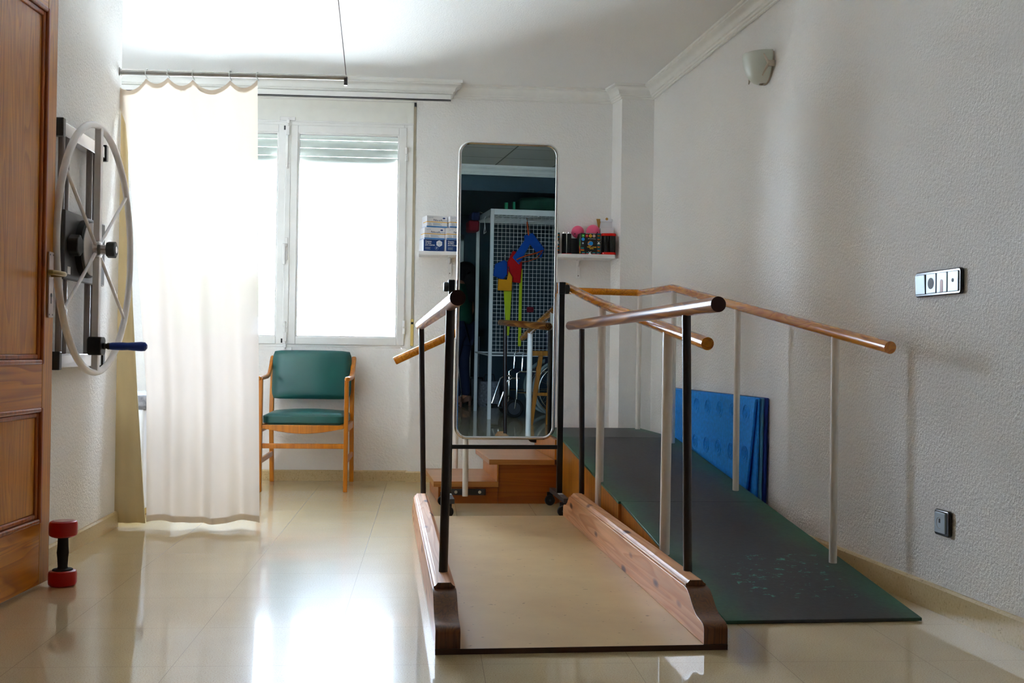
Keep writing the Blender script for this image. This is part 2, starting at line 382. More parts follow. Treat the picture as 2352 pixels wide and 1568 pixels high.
def molding(name, path, prof, mat='plaster'):
    """sweep a (offset, z) profile along a plan path; offset goes to the left of travel, corners mitred"""
    b = bmn(); P = [Vector((p[0], p[1])) for p in path]; rs = []
    for i, p in enumerate(P):
        d1 = (p-P[i-1]).normalized() if i > 0 else None; d2 = (P[i+1]-p).normalized() if i < len(P)-1 else None
        n1 = Vector((-d1.y, d1.x)) if d1 else None; n2 = Vector((-d2.y, d2.x)) if d2 else None
        if n1 and n2: m = (n1+n2); m = m/(1+n1.dot(n2))
        else: m = n1 or n2
        rs.append([Vector((p.x+m.x*o, p.y+m.y*o, z)) for o, z in prof])
    rings(b, rs); return struct(name, b, mat)

# ------------------------------------------------------------------ room shell
CZ = 2.62
def xr(y): return 1.745-.08*(y-3.6)            # face of the right wall
struct('floor', box(bmn(), -4, 3.4, -2.4, 7.72, -.12, 0), 'floor')
struct('ceiling', box(bmn(), -4, 3.4, 2.0, 7.9, CZ, CZ+.2), 'ceil')
struct('ceiling_rear', box(bmn(), -4, 3.4, .56, 2.0, CZ, CZ+.2), 'panelceil')
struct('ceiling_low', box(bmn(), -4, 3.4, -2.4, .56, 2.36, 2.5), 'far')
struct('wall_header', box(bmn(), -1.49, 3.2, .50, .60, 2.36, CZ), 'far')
b = bmn(); box(b, -1.66, -1.49, 3.36, 5.45, 0, CZ); box(b, -1.66, -1.49, -2.3, 2.46, 0, CZ); box(b, -1.66, -1.49, 2.46, 3.36, 2.32, CZ)
struct('wall_left', b, 'wall')
b = bmn(); box(b, -3.0, -1.66, 5.28, 5.45, 0, CZ); box(b, -3.17, -3.0, 5.28, 7.7, 0, CZ); struct('wall_alcove', b, 'wall')
b = bmn(); box(b, -2.8, -1.66, 2.3, 2.42, 0, CZ); box(b, -2.8, -1.66, 3.4, 3.52, 0, CZ); box(b, -2.9, -2.8, 2.3, 3.52, 0, CZ); struct('wall_passage', b, 'wall')
b = bmn(); prism(b, [(xr(2.0), 2.0), (xr(2.0)+.2, 2.0), (xr(7.5)+.4, 7.5), (xr(7.5), 7.5)], 0, CZ); struct('wall_right', b, 'wall')
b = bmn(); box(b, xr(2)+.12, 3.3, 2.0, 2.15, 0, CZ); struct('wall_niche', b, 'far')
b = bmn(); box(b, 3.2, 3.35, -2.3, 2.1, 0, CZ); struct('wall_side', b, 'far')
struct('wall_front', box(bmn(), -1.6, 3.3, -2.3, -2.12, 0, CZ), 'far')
b = bmn(); box(b, -.10, 1.75, 7.36, 7.7, 0, CZ)                                     # pier right of the window
box(b, -.125, -.10, 7.43, 7.7, .88, 2.52); box(b, -.128, -.10, 7.36, 7.7, 0, .88); box(b, -1.79, -.128, 7.42, 7.7, 0, .88)      # below the window
box(b, -3.0, -.10, 7.42, 7.7, 2.52, CZ); box(b, -2.07, -1.79, 7.42, 7.7, 0, 2.52); box(b, -3.0, -2.65, 7.42, 7.7, 0, 2.52); box(b, -2.65, -2.07, 7.42, 7.7, 0, .58); box(b, -2.65, -2.07, 7.42, 7.7, 2.02, 2.52)
struct('wall_back', b, 'wall_back')
struct('pillar', prism(bmn(), [(1.243, 7.2), (1.48, 7.2), (1.48, 7.37), (1.205, 7.37)], 0, CZ), 'wall_back')
# skirtings
def skirt(name, path, h=.075, d=.015): return molding(name, path, [(0, 0), (d, 0), (d, h-.008), (d-.006, h), (0, h)], 'skirting')
skirt('baseboard_left', [(-1.60, 5.45), (-1.49, 5.45), (-1.49, 3.40)])
skirt('baseboard_right', [(xr(2.0), 2.0), (xr(7.2), 7.2)], .09)
skirt('baseboard_back', [(1.2, 7.36), (-.128, 7.36), (-.128, 7.42), (-2.95, 7.42)], .07)
CP = [(0, CZ-.085), (.012, CZ-.085), (.012, CZ-.075), (.02, CZ-.072), (.022, CZ-.062), (.03, CZ-.058), (.036, CZ-.04), (.05, CZ-.026), (.068, CZ-.02), (.07, CZ-.014), (.08, CZ-.012), (.08, CZ), (0, CZ)]
molding('trim_right', [(xr(2.0), 2.0), (xr(7.2)-.004, 7.2), (1.243, 7.2), (1.207, 7.36), (.115, 7.36)], CP)
b = bmn(); box(b, -3.0, .115, 7.245, 7.42, CZ-.095, CZ); struct('trim_pelmet', b, 'plaster')
molding('trim_window', [(.115, 7.36), (.115, 7.245), (-3.0, 7.245)], [(o, z-.008) if z < CZ-.001 else (o, z) for o, z in CP])
# beam at the back of the room, seen in the mirror
molding('trim_rear', [(-1.49, .60), (3.2, .60)], [(o, z-.012) if z < CZ-.001 else (o, z) for o, z in CP])
# door casing round the passage behind the open door
b = bmn(); box(b, -1.495, -1.478, 3.36, 3.43, 0, 2.36); box(b, -1.495, -1.478, 2.39, 2.46, 0, 2.36); box(b, -1.495, -1.478, 2.39, 3.43, 2.32, 2.39)
struct('trim_door', b, 'wood_mould')
# far door casing, faint in the mirror
b = bmn(); box(b, 1.17, 1.25, -2.13, -2.09, 0, 2.1); box(b, .25, .33, -2.13, -2.09, 0, 2.1); box(b, .25, 1.25, -2.13, -2.09, 2.02, 2.1); box(b, .33, 1.17, -2.125, -2.11, 0, 2.02)
struct('door_2', b, 'plaster')
# outside
g = struct('ground', box(bmn(), -60, 60, 7.75, 120, -.6, -.3), 'ground')

# ------------------------------------------------------------------ windows
WY = 7.42
w1 = sroot('window_1')
def frame(b, x0, x1, z0, z1, y0, y1, w, wb=None):
    wb = wb or w
    box(b, x0, x0+w, y0, y1, z0, z1); box(b, x1-w, x1, y0, y1, z0, z1); box(b, x0+w, x1-w, y0, y1, z1-w, z1); box(b, x0+w, x1-w, y0, y1, z0, z0+wb); return b
b = frame(bmn(), -1.79, -.118, .88, 2.375, WY, WY+.07, .065, .04); obj('window_frame', b, 'whitealu', w1, .003)
b = bmn(); box(b, -1.79, -.118, WY-.002, WY+.2, 2.37, 2.52); obj('shutter_box', b, 'shutter', w1, .004)
b = bmn(); box(b, -1.79, -.118, WY-.008, WY, 2.366, 2.378); obj('shutter_box_lip', b, 'whitealu', w1, .002)
def sash(x0, x1, hand):
    s = obj('sash', frame(bmn(), x0, x1, .897, 2.347, WY-.012, WY+.045, .05), 'whitealu', w1, .004)
    b = frame(bmn(), x0+.046, x1-.046, .943, 2.301, WY-.004, WY+.03, .014); obj('glazing_bead', b, 'whitealu', s, .002)
    b = bmn(); box(b, x0+.04, x1-.04, WY+.018, WY+.022, .94, 2.31); obj('glass_pane', b, 'glass', s, 0, smooth=0)
    return s
sr = sash(-.93, -.165, 1); sl = sash(-1.735, -.958, 0)
obj('mullion', box(bmn(), -.962, -.926, WY-.018, WY+.04, .90, 2.345), 'whitealu', w1, .003)
b = bmn(); box(b, -.955, -.935, WY-.024, WY-.016, 1.45, 1.60); obj('handle_base', b, 'whitepaint', w1, .004)
b = bmn(); box(b, -.968, -.948, WY-.05, WY-.036, 1.42, 1.56); box(b, -.955, -.938, WY-.045, WY-.02, 1.535, 1.56); obj('window_handle', b, 'whitepaint', w1, .005)
for z0, z1, d in ((2.06, 2.385, 1), (.865, 1.04, -1)):
    b = bmn(); zb = z1 if d > 0 else z0
    cyl(b, (-.945, WY-.026, z0), (-.945, WY-.026, z1), .0045, seg=10)
    zz = zb-d*.05; box(b, -.957, -.933, WY-.034, WY-.014, min(zz, zz-d*.06), max(zz, zz-d*.06))
    box(b, -.955, -.935, WY-.03, WY-.014, zb-d*.02-.01, zb-d*.02+.012)
    box(b, -1.0, -.9, WY-.02, WY-.006, zb-.012, zb+.012)
    ball(b, (-.945, WY-.028, z0 if d > 0 else z1), .008, seg=10)
    box(b, -.962, -.928, WY-.02, WY-.014, (z0 if d > 0 else z1)+d*.03-.006, (z0 if d > 0 else z1)+d*.03+.006)
    obj('shoot_bolt', b, 'whitepaint', w1, .002)
for z in (2.17, 1.02):
    b = bmn(); cyl(b, (-.165, WY-.012, z-.045), (-.165, WY-.012, z-.003), .009, seg=12); cyl(b, (-.165, WY-.012, z+.003), (-.165, WY-.012, z+.045), .009, seg=12); obj('hinge', b, 'whitepaint', w1)
for x in (-.967,):
    for z in (2.325, .92):
        b = bmn(); box(b, x-.006, x+.006, WY-.0135, WY-.009, z-.014, z+.014); obj('corner_gasket', b, 'black', w1)
b = bmn()
for k in range(5):
    z = 2.10+k*.055
    prism(b, [(WY+.06, z), (WY+.052, z+.014), (WY+.05, z+.028), (WY+.052, z+.042), (WY+.06, z+.053), (WY+.068, z+.053), (WY+.068, z)], -1.73, -.175, 'yz')
obj('roller_shutter', b, 'slat', w1)
b = bmn(); box(b, -.121, -.104, WY-.008, WY-.003, 1.0, 2.49); obj('shutter_strap', b, 'strap', w1)
b = bmn(); box(b, -.123, -.102, WY-.022, WY, .895, 1.075); obj('strap_winder', b, 'tan', w1, .003)
b = bmn(); box(b, -.120, -.105, WY-.024, WY-.02, 1.04, 1.055); obj('winder_slot', b, 'black', w1)
b = bmn(); box(b, -.118, -.104, WY-.02, WY+.02, 2.49, 2.515); obj('strap_guide', b, 'darkgrey', w1)
w2 = sroot('window_2')
obj('window_frame', frame(bmn(), -2.65, -2.07, .58, 2.02, WY, WY+.07, .05), 'whitealu', w2, .003)
s = obj('sash', frame(bmn(), -2.61, -2.11, .62, 1.98, WY-.01, WY+.045, .05), 'whitealu', w2, .003)
obj('glass_pane', box(bmn(), -2.57, -2.15, WY+.018, WY+.022, .66, 1.94), 'glass', s, 0, smooth=0)
# blind rail below the cornice
t_ = thing('blind_rail', 'long white blind rail with a dark lower edge under the window cornice', 'blind rail', (-1.0, 7.22, 2.49))
obj('rail_body', box(bmn(), -1.9, 1.122, -.03, .022, .004, .038), 'whitealu', t_, .003)
obj('lower_slot', box(bmn(), -1.9, 1.12, -.031, .0, -.002, .004), 'darkgrey', t_)
# pale tree and cable outdoors
t_ = thing('tree', 'washed-out tree beyond the left window pane', 'tree', (-9.2, 48, -.3))
b = bmn()
for k in range(14): ball(b, (random.uniform(-2, 2), random.uniform(-1.5, 1.5), random.uniform(1.8, 3.6)), random.uniform(.7, 1.3), seg=12)
obj('crown', b, 'leaf', t_); obj('trunk', cyl(bmn(), (0, 0, 0), (0, 0, 2), .2, .14), 'darkgrey', t_)
t_ = thing('utility_line', 'thin cable between two poles outside the right window pane', 'cable', (-2, 33, -.3))
obj('cable', tube(bmn(), [(-6+k*1.2, -3+.6*k, 2.5-.05*k+.012*(k-5)**2) for k in range(11)], .02, 6), 'darkgrey', t_)
for x_, y_ in ((-6, -3), (6, 3)): obj('pole', cyl(bmn(), (x_, y_, 0), (x_, y_, 3.0), .06), 'darkgrey', t_)

# ------------------------------------------------------------------ door (open, against the left wall)
dv = Vector((.058, .83)).normalized()
dr = sroot('door_1'); dr.location = (-1.425, 3.33, 0); dr.rotation_euler = (0, 0, math.atan2(dv.y, dv.x))
DW, DH = .832, 2.27
obj('door_core', box(bmn(), .02, DW-.02, .016, .030, .02, DH-.02), 'wood_panel', dr)
SW = .085
for x0 in (0, DW-SW): obj('stile', box(bmn(), x0, x0+SW, 0, .04, .012, DH), 'wood_door', dr, .002)
for z0, z1 in ((.012, .235), (.64, .80), (2.065, DH)): obj('rail', box(bmn(), SW, DW-SW, .0005, .0395, z0, z1), 'wood_rail', dr, .002)
for z0, z1 in ((.235, .64), (.80, 2.065)):
    for yf, yb in ((0, 1),):
        b = frame(bmn(), SW-.004, DW-SW+.004, z0-.004, z1+.004, -.007, .016, .018); obj('moulding', b, 'wood_mould', dr, .006, 3)
        b = frame(bmn(), SW+.014, DW-SW-.014, z0+.014, z1-.014, .002, .016, .018); obj('moulding', b, 'wood_mould', dr, .005, 2)
    b = bmn(); box(b, SW+.03, DW-SW-.03, .010, .018, z0+.03, z1-.03); obj('panel', b, 'wood_panel', dr, .004)
h = obj('handle_plate', prism(bmn(), [(x_+.79, z_+1.083) for x_, z_ in rrect(.042, .238, .008)], -.009, 0, 'xz'), 'satin', dr, .002)
b = bmn(); tube(b, [(.79, -.005, 1.12), (.79, -.045, 1.12), (.784, -.056, 1.12), (.772, -.062, 1.12), (.75, -.063, 1.12), (.685, -.063, 1.12), (.672, -.058, 1.12), (.668, -.046, 1.12)], .0095, 14); obj('lever', b, 'brass', h)
b = bmn(); cyl(b, (.79, -.0095, 1.045), (.79, -.0085, 1.045), .008, seg=16); box(b, .786, .794, -.0095, -.0085, 1.015, 1.045); obj('keyhole', b, 'darkgrey', h)
b = bmn()
for sx_ in (-.013, .013):
    for sz in (-.108, .108): cyl(b, (.79+sx_, -.0098, 1.083+sz), (.79+sx_, -.0088, 1.083+sz), .003, seg=10)
obj('screws', b, 'darkgrey', h)

# ------------------------------------------------------------------ shoulder wheel on the left wall
WL = -1.49; YC = 4.66
sw = thing('shoulder_wheel', 'grey spoked exercise wheel with blue crank handle on the left wall', 'exercise wheel', (WL, YC, 1.26))
Rw = .503; XO = .13
def L(x, y, z): return (x, y, z)
obj('rim', tube(bmn(), circ((XO, 0, 0), Rw, (0, 1, 0), (0, 0, 1), 72), .014, 12, True), 'wheelwhite', sw)
obj('crossbar', box(bmn(), XO-.013, XO+.013, -.016, .016, -Rw, Rw), 'wheelwhite', sw, .002)
for q in (33, 147, 213, 327): 
    obj('spoke', cyl(bmn(), (XO, math.cos(R(q))*.02, math.sin(R(q))*.02), (XO, math.cos(R(q))*Rw, math.sin(R(q))*Rw), .007, seg=12), 'wheelwhite', sw)
b = bmn(); lathe(b, [(.04, 0), (.04, .02), (.02, .028), (.02, .05)], (XO-.01, 0, 0), (1, 0, 0)); obj('hub', b, 'alu', sw)
def knobp(b, x0, x1, y, z, r, lobes=7):
    poly = [(y+r*(1-.10*(1+math.cos(lobes*q))/2)*math.cos(q), z+r*(1-.10*(1+math.cos(lobes*q))/2)*math.sin(q)) for q in (2*math.pi*k/56 for k in range(56))]
    return prism(b, poly, x0, x1, 'yz')
k_ = obj('hub_knob', knobp(bmn(), XO+.04, XO+.075, 0, 0, .034), 'blackplastic', sw, .004)
obj('knob_cap', lathe(bmn(), [(.014, 0), (.014, .003), (.006, .004)], (XO+.074, 0, 0), (1, 0, 0)), 'alu', k_)
for zc in (.455, -.455):
    r_ = obj('rack_rail', box(bmn(), .012, .058, -.22, .345, zc-.027, zc+.027), 'alu', sw, .004)
    for yc in (-.225, .355):
        obj('end_cap', box(bmn(), 0, .064, yc-.016, yc+.016, zc-.036, zc+.036), 'black', r_, .004)
for yc in (-.17, -.115, .19, .25):
    obj('guide_tube', cyl(bmn(), (.036, yc, -.435), (.036, yc, .435), .013, seg=14), 'greytube', sw)
p_ = obj('carriage_plate', box(bmn(), .05, .075, -.235, .30, -.135, .135), 'darkgrey', sw, .005)
obj('plate_sticker', box(bmn(), .0745, .0765, -.20, -.165, -.115, -.085), 'paper', p_)
b = bmn(); lathe(b, [(.118, 0), (.118, .03), (.112, .036), (.05, .038)], (.07, 0, 0), (1, 0, 0), 40); obj('friction_drum', b, 'blackplastic', sw)
b = bmn(); lathe(b, [(.108, 0), (.108, .006), (.03, .007)], (.104, 0, 0), (1, 0, 0), 40); obj('drum_face', b, 'wheelwhite', sw)
obj('side_knob', knobp(bmn(), .075, .115, -.17, .0, .042, 6), 'blackplastic', sw, .004)
c_ = obj('crank_clamp', prism(bmn(), rrect(.075, .075, .02), XO-.025, XO+.03, 'yz', Matrix.Translation((0, 0, -.395))), 'blackplastic', sw, .004)
b = bmn(); lathe(b, [(.012, 0), (.015, .006), (.010, .012), (.014, .02), (.013, .03)], (XO+.03, 0, -.395), (1, 0, 0)); obj('crank_neck', b, 'blackplastic', c_)
b = bmn(); lathe(b, [(.014, 0), (.0155, .01), (.0165, .05), (.0155, .07), (.018, .1), (.0195, .125), (.018, .14), (.009, .148)], (XO+.058, 0, -.395), (1, 0, 0)); obj('crank_handle', b, 'blue', c_)

# dumbbell doorstop
db = thing('dumbbell', 'red and black dumbbell standing upright against the open door', 'dumbbell', (-1.305, 4.12, 0))
for z0 in (0, .177):
    b = bmn(); lathe(b, [(.040, 0), (.047, .005), (.049, .012), (.049, .045), (.046, .053), (.040, .056)], (0, 0, z0), seg=36); obj('weight_head', b, 'red', db)
b = bmn(); lathe(b, [(.036, 0), (.034, .004), (.019, .007), (.017, .012), (.019, .045), (.021, .062), (.019, .085), (.018, .115), (.034, .119), (.036, .121)], (0, 0, .056)); obj('grip', b, 'blackrubber', db)
b = bmn(); lathe(b, [(.033, 0), (.033, .0015)], (0, 0, .2325), seg=32); obj('weight_label', b, 'mauve', db)

# ------------------------------------------------------------------ curtain, rod, hooks
CYY = 5.42
rod = thing('curtain_rod', 'grey ceiling-hung curtain rod ending in the open above the window', 'curtain rod', (-1.0, CYY, 2.175))
obj('rod_bar', cyl(bmn(), (-.5, 0, 0), (.585, 0, .008), .0125, seg=16), 'rod', rod)
obj('rod_bracket', box(bmn(), -.505, -.485, -.02, .02, -.02, .02), 'rod', rod, .003)
b = bmn(); box(b, .572, .588, -.012, .012, -.03, .012); obj('end_clip', b, 'darkgrey', rod, .002)
o = obj('hanging_cord', tube(bmn(), [(-.418, CYY, 2.19), (-.434, CYY-.006, 2.33), (-.468, CYY-.02, CZ)], .0022, 6), 'greytube'); tag(o, 'thin grey cord from the ceiling to the free end of the curtain rod', 'cord')
ct = thing('curtain', 'long cream cloth curtain hung on hooks in front of the bright window', 'curtain', (0, CYY, 0))
hooks = [-1.497, -1.363, -1.261, -1.144, -.969, -.841]
hz = [2.114, 2.150, 2.159, 2.152, 2.156, 2.158]
def topz(u):                                   # u 0..1 along the curtain
    x = -1.497+u*(1.497-.838); i = 0
    while i < 4 and x > hooks[i+1]: i += 1
    a, c = hooks[i], hooks[i+1]; s_ = min(1, max(0, (x-a)/(c-a)))
    base = hz[i]*(1-s_)+hz[i+1]*s_; sag = .30*(c-a)
    return base-sag*math.sin(math.pi*s_)**.8
def leftx(v):                                  # v = height
    pts = [(0, -1.335), (.65, -1.345), (1.17, -1.387), (1.6, -1.43), (1.93, -1.461), (2.03, -1.500), (2.3, -1.505)]
    for (z0, x0), (z1, x1) in zip(pts, pts[1:]):
        if z0 <= v <= z1: return x0+(x1-x0)*(v-z0)/(z1-z0)
    return -1.335
def rightx(v): return -.795-.046*(v/2.16)
def drape(u, w): 
    a = .006+.026*w
    return a*math.sin(u*2*math.pi*2.6+.4)+.22*a*math.sin(u*2*math.pi*6.3+1.1)+.10*a*math.sin(u*11.0*math.pi+4*w)
def curt_mesh(u0, u1, w0, w1, nu, nv, dy=0):
    b = bmn(); g = []
    for j in range(nv+1):
        w = w0+(w1-w0)*j/nv; row = []
        for i in range(nu+1):
            u = u0+(u1-u0)*i/nu; zt = topz(u); zb = .028+.008*math.sin(u*9); z = zt+(zb-zt)*w
            x0, x1 = leftx(z), rightx(z)
            yy_ = drape(u, w)+(-.05*(1-u)*w if False else 0)
            row.append(b.verts.new((x0+(x1-x0)*u, yy_+dy, z)))
        g.append(row)
    for j in range(nv):
        for i in range(nu): b.faces.new((g[j][i], g[j][i+1], g[j+1][i+1], g[j+1][i]))
    return b
obj('cloth', curt_mesh(0, 1, 0, 1, 150, 90), 'curtain', ct, smooth=180)
obj('top_hem', curt_mesh(.0, 1, 0, .011, 150, 2, .003), 'curtain', ct, smooth=180)
obj('lower_hem', curt_mesh(.0, 1, .985, 1, 150, 2, .003), 'curtain', ct, smooth=180)
for i, x in enumerate(hooks):
    z0 = hz[i]-.006; zr = 2.18
    tube_pts = [(x+.006, -.004, z0), (x-.004, -.012, z0+.02), (x-.006, -.016, zr-.012), (x-.004, -.012, zr+.012), (x, 0, zr+.016), (x+.002, .014, zr+.004)]
    obj('hook', tube(bmn(), tube_pts, .0022, 8), 'clear', ct)
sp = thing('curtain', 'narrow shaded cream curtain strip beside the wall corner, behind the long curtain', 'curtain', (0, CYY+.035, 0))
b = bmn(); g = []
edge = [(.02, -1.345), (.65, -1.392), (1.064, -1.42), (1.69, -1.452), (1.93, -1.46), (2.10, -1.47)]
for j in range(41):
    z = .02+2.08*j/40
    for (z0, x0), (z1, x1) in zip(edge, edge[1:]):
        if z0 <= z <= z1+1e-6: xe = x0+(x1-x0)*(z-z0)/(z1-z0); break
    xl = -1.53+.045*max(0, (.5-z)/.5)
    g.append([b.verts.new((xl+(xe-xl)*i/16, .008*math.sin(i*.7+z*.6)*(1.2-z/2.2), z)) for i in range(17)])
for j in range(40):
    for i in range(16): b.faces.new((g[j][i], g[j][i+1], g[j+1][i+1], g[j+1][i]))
o = obj('cloth', b, 'curtain_shade', sp, smooth=180); m_ = o.modifiers.new('fold', 'SOLIDIFY'); m_.thickness = .008
# treatment couch glimpsed through the slit
cc = thing('treatment_couch', 'low white couch glimpsed through the slit between the two curtains', 'couch', (-2.0, 6.05, 0))
obj('couch_base', box(bmn(), -.8, .55, -.30, .30, 0, .04), 'tan', cc, .004); obj('couch_body', box(bmn(), -.82, .57, -.32, .32, .04, .55), 'paper', cc, .01)
obj('couch_cushion', box(bmn(), -.84, .60, -.33, .33, .55, .62), 'greybag', cc, .02, 3)

# ------------------------------------------------------------------ chair
ch = thing('armchair', 'wooden armchair with dark green vinyl seat and back under the window', 'chair', (-.752, 7.06, 0))
YF, YB = -.25, .24
for s in (-1, 1):
    x = s*.258
    obj('leg', prism(bmn(), [(YF-.014, 0), (YF+.018, 0), (YF+.020, .69), (YF-.020, .69)], x-.013, x+.013, 'yz'), 'chairwood', ch, .004)
    b = bmn()                                           # rear leg sweeps back, then up behind the backrest
    prism(b, [(YB+.045, 0), (YB+.075, 0), (YB+.01, .42), (YB+.015, .5), (YB+.06, .80), (YB+.052, .815), (YB+.03, .81), (YB-.018, .5), (YB-.022, .42)], x-.014, x+.014, 'yz'); obj('leg', b, 'chairwood', ch, .004)
    b = bmn(); w_ = .028
    ap = [(YB+.045, .825), (YB+.01, .80), (YB-.05, .745), (YB-.10, .715), (YB-.18, .703), (YB-.32, .700), (YF-.045, .70)]
    lo = [(y_, z_-.026) for y_, z_ in ap]
    prism(b, ap+lo[::-1], x-w_/2+s*.004, x+w_/2+s*.008, 'yz'); obj('arm', b, 'chairwood', ch, .009, 3)
    obj('side_rail', box(bmn(), x-.010, x+.010, YF+.015, YB, .36, .405), 'chairwood', ch, .003)
    obj('stretcher', bar(bmn(), (x, YF+.01, .185), (x, YB+.04, .185), .018, .032), 'chairwood', ch, .003)
apr = [(-.245, .405)]+[(-.245+.49*k/20, .385-.032*math.sin(math.pi*k/20)) for k in range(21)]+[(.245, .405)]
obj('apron', prism(bmn(), apr, YF-.012, YF+.012, 'xz'), 'chairwood', ch, .003)
obj('stretcher', box(bmn(), -.246, .246, YF+.002, YF+.022, .262, .292), 'chairwood', ch, .003)
obj('back_rail', box(bmn(), -.245, .245, YB-.018, YB+.005, .36, .41), 'chairwood', ch, .003)
def cushion(w, d, h, nx=18, ny=12, crown=.02, curve=0):
    b = bmn(); prof = rrect(1, 1, .5, 5); rows = []
    n = 20
    for j in range(n+1):
        v = -1+2*j/n; ring = []
    bmesh.ops.create_cube(b, size=1); bmesh.ops.subdivide_edges(b, edges=b.edges[:], cuts=11, use_grid_fill=True)
    for v in b.verts:
        x, y, z = v.co*2
        ex = (1-abs(x)**6)**(1/6) if abs(x) < 1 else 0; ey = (1-abs(y)**6)**(1/6) if abs(y) < 1 else 0
        x *= 1-.05*abs(y)**8; y *= 1-.06*abs(x)**8; k = .55+.45*min(ex, ey); cr = (1-x*x)*(1-y*y)*crown
        v.co = Vector((x*w/2, y*d/2, z*h/2*k+(cr if z > 0 else -.0*cr)+curve*(x*x-.5)))
    return b
obj('seat_cushion', cushion(.51, .46, .074, crown=.018), 'vinyl', ch, 0, smooth=80, loc=(0, 0, .436))
o = obj('back_cushion', cushion(.505, .315, .05, crown=.008, curve=-.022), 'vinyl', ch, 0, smooth=80, loc=(0, YB-.03, .70)); o.rotation_euler = (R(90-8), 0, 0); o.scale = (1, 1, 1)

# ------------------------------------------------------------------ shelf and what stands on it
sh = thing('wall_shelf', 'long white wall shelf on metal brackets behind the mirror', 'shelf', (.565, 7.27, 1.485))
obj('board', box(bmn(), -.64, .64, -.09, .088, 0, .025), 'whitepaint', sh, .003)
for x in (.131-.565, 0, .988-.565):
    b = bmn(); box(b, x-.014, x+.014, .083, .089, -.125, 0); box(b, x-.014, x+.014, -.06, .089, -.006, 0)
    prism(b, [(.083, -.045), (.083, -.006), (.03, -.006)], x-.003, x+.003, 'yz')
    k_ = obj('bracket', b, 'whitepaint', sh, .002)
    for z in (-.04, -.105): obj('bracket_screw', cyl(bmn(), (x, .082, z), (x, .0845, z), .004, seg=10), 'greytube', k_)
TOP = 1.51
def glove_box(kind, loc, rz, label):
    g_ = thing('glove_box', label, 'box', loc, rz, 'glove boxes stacked on the shelf'); w, d, h = .136, .12, .0765
    f = -d/2-.0006
    if kind == 'white':
        obj('carton', box(bmn(), -w/2, w/2, -d/2, d/2, 0, h), 'paper', g_, .001)
        obj('blue_band', box(bmn(), -w/2, w/2, f, d/2+.0004, .001, .010), 'skyprint', g_)
        obj('yellow_stripe', box(bmn(), -w/2-.0004, w/2+.0004, f, d/2-.03, .034, .0385), 'yellow', g_)
        text(g_, 'lettering', 'Peha-soft.', .0165, 'ink', (-.024, f, .043), sx=.95, bold=.0002); text(g_, 'lettering', 'syntex', .0165, 'greyprint', (.032, f, .043), sx=.85)
        b = bmn(); prism(b, [(.047+.009*math.cos(q), .062+.0048*math.sin(q)) for q in (2*math.pi*k/24 for k in range(24))], f, f+.0006, 'xz'); obj('oval_logo', b, 'navy', g_)
        o = text(g_, 'lettering', 'latex free', .008, 'greyprint', (-.055, f, .060), rot=(R(90), R(-8), 0))
        text(g_, 'lettering', '8 7½', .009, 'ink', (-.056, f, .022))
        b = bmn()
        for k in range(4): box(b, -.026, .034-.006*(k % 3), f, f+.0005, .014+.0045*k, .0165+.0045*k)
        for k in range(2): box(b, -.056, -.035, f, f+.0005, .0125+.004*k, .0145+.004*k)
        obj('small_print', b, 'greyprint', g_)
    else:
        obj('carton', box(bmn(), -w/2, w/2, -d/2+.002, d/2, 0, h), 'paper', g_, .001)
        obj('blue_front', box(bmn(), -w/2, w/2, f, -d/2+.003, 0.002, h), 'navy', g_)
        f -= .0006
        for k, s_ in enumerate(('Guantes', 'de látex', 'para examen')): text(g_, 'lettering', s_, .0125, 'whiteprint', (-.058, f, .060-.0115*k), bold=.0003)
        b = bmn()
        for k in range(3): box(b, -.058, -.022-.004*(k % 2), f, f+.0005, .012+.006*k, .0145+.006*k)
        obj('small_print', b, 'greyprint', g_)
        b = bmn(); prism(b, [(.036+.022*math.sin(R(60*k)), .052+.022*math.cos(R(60*k))) for k in range(6)], f, f+.0005, 'xz'); obj('hexagon', b, 'whiteprint', g_)
        b = bmn(); box(b, .024, .048, f-.0005, f, .054, .0565); box(b, .026, .046, f-.0005, f, .047, .049); frame(b, .033, .040, .034, .042, f-.0005, f, .0015); obj('hexagon_print', b, 'greyprint', g_)
        b = bmn(); tube(b, circ((.019, f, .021), .0115, (1, 0, 0), (0, 0, 1), 24), .0007, 6, True); obj('letter_ring', b, 'greyprint', g_)
        text(g_, 'lettering', 'P', .017, 'whiteprint', (.0145, f, .0152), bold=.0003)
    return g_
for r_, (kind, dx) in enumerate((('blue', -.004), ('white', .0), ('white', .014))):
    for c_i in range(2):
        lv = ('bottom', 'middle', 'top')[r_]; sd = ('left', 'right')[c_i]
        word = 'white' if kind == 'white' else 'dark blue fronted'
        glove_box(kind, (.012+dx+c_i*.146+(.004 if c_i and r_ == 2 else 0), 7.262+c_i*.006, TOP+.0770*r_), R(15), f'{word} glove box in the {lv} row, {sd} of its pair, on the shelf')
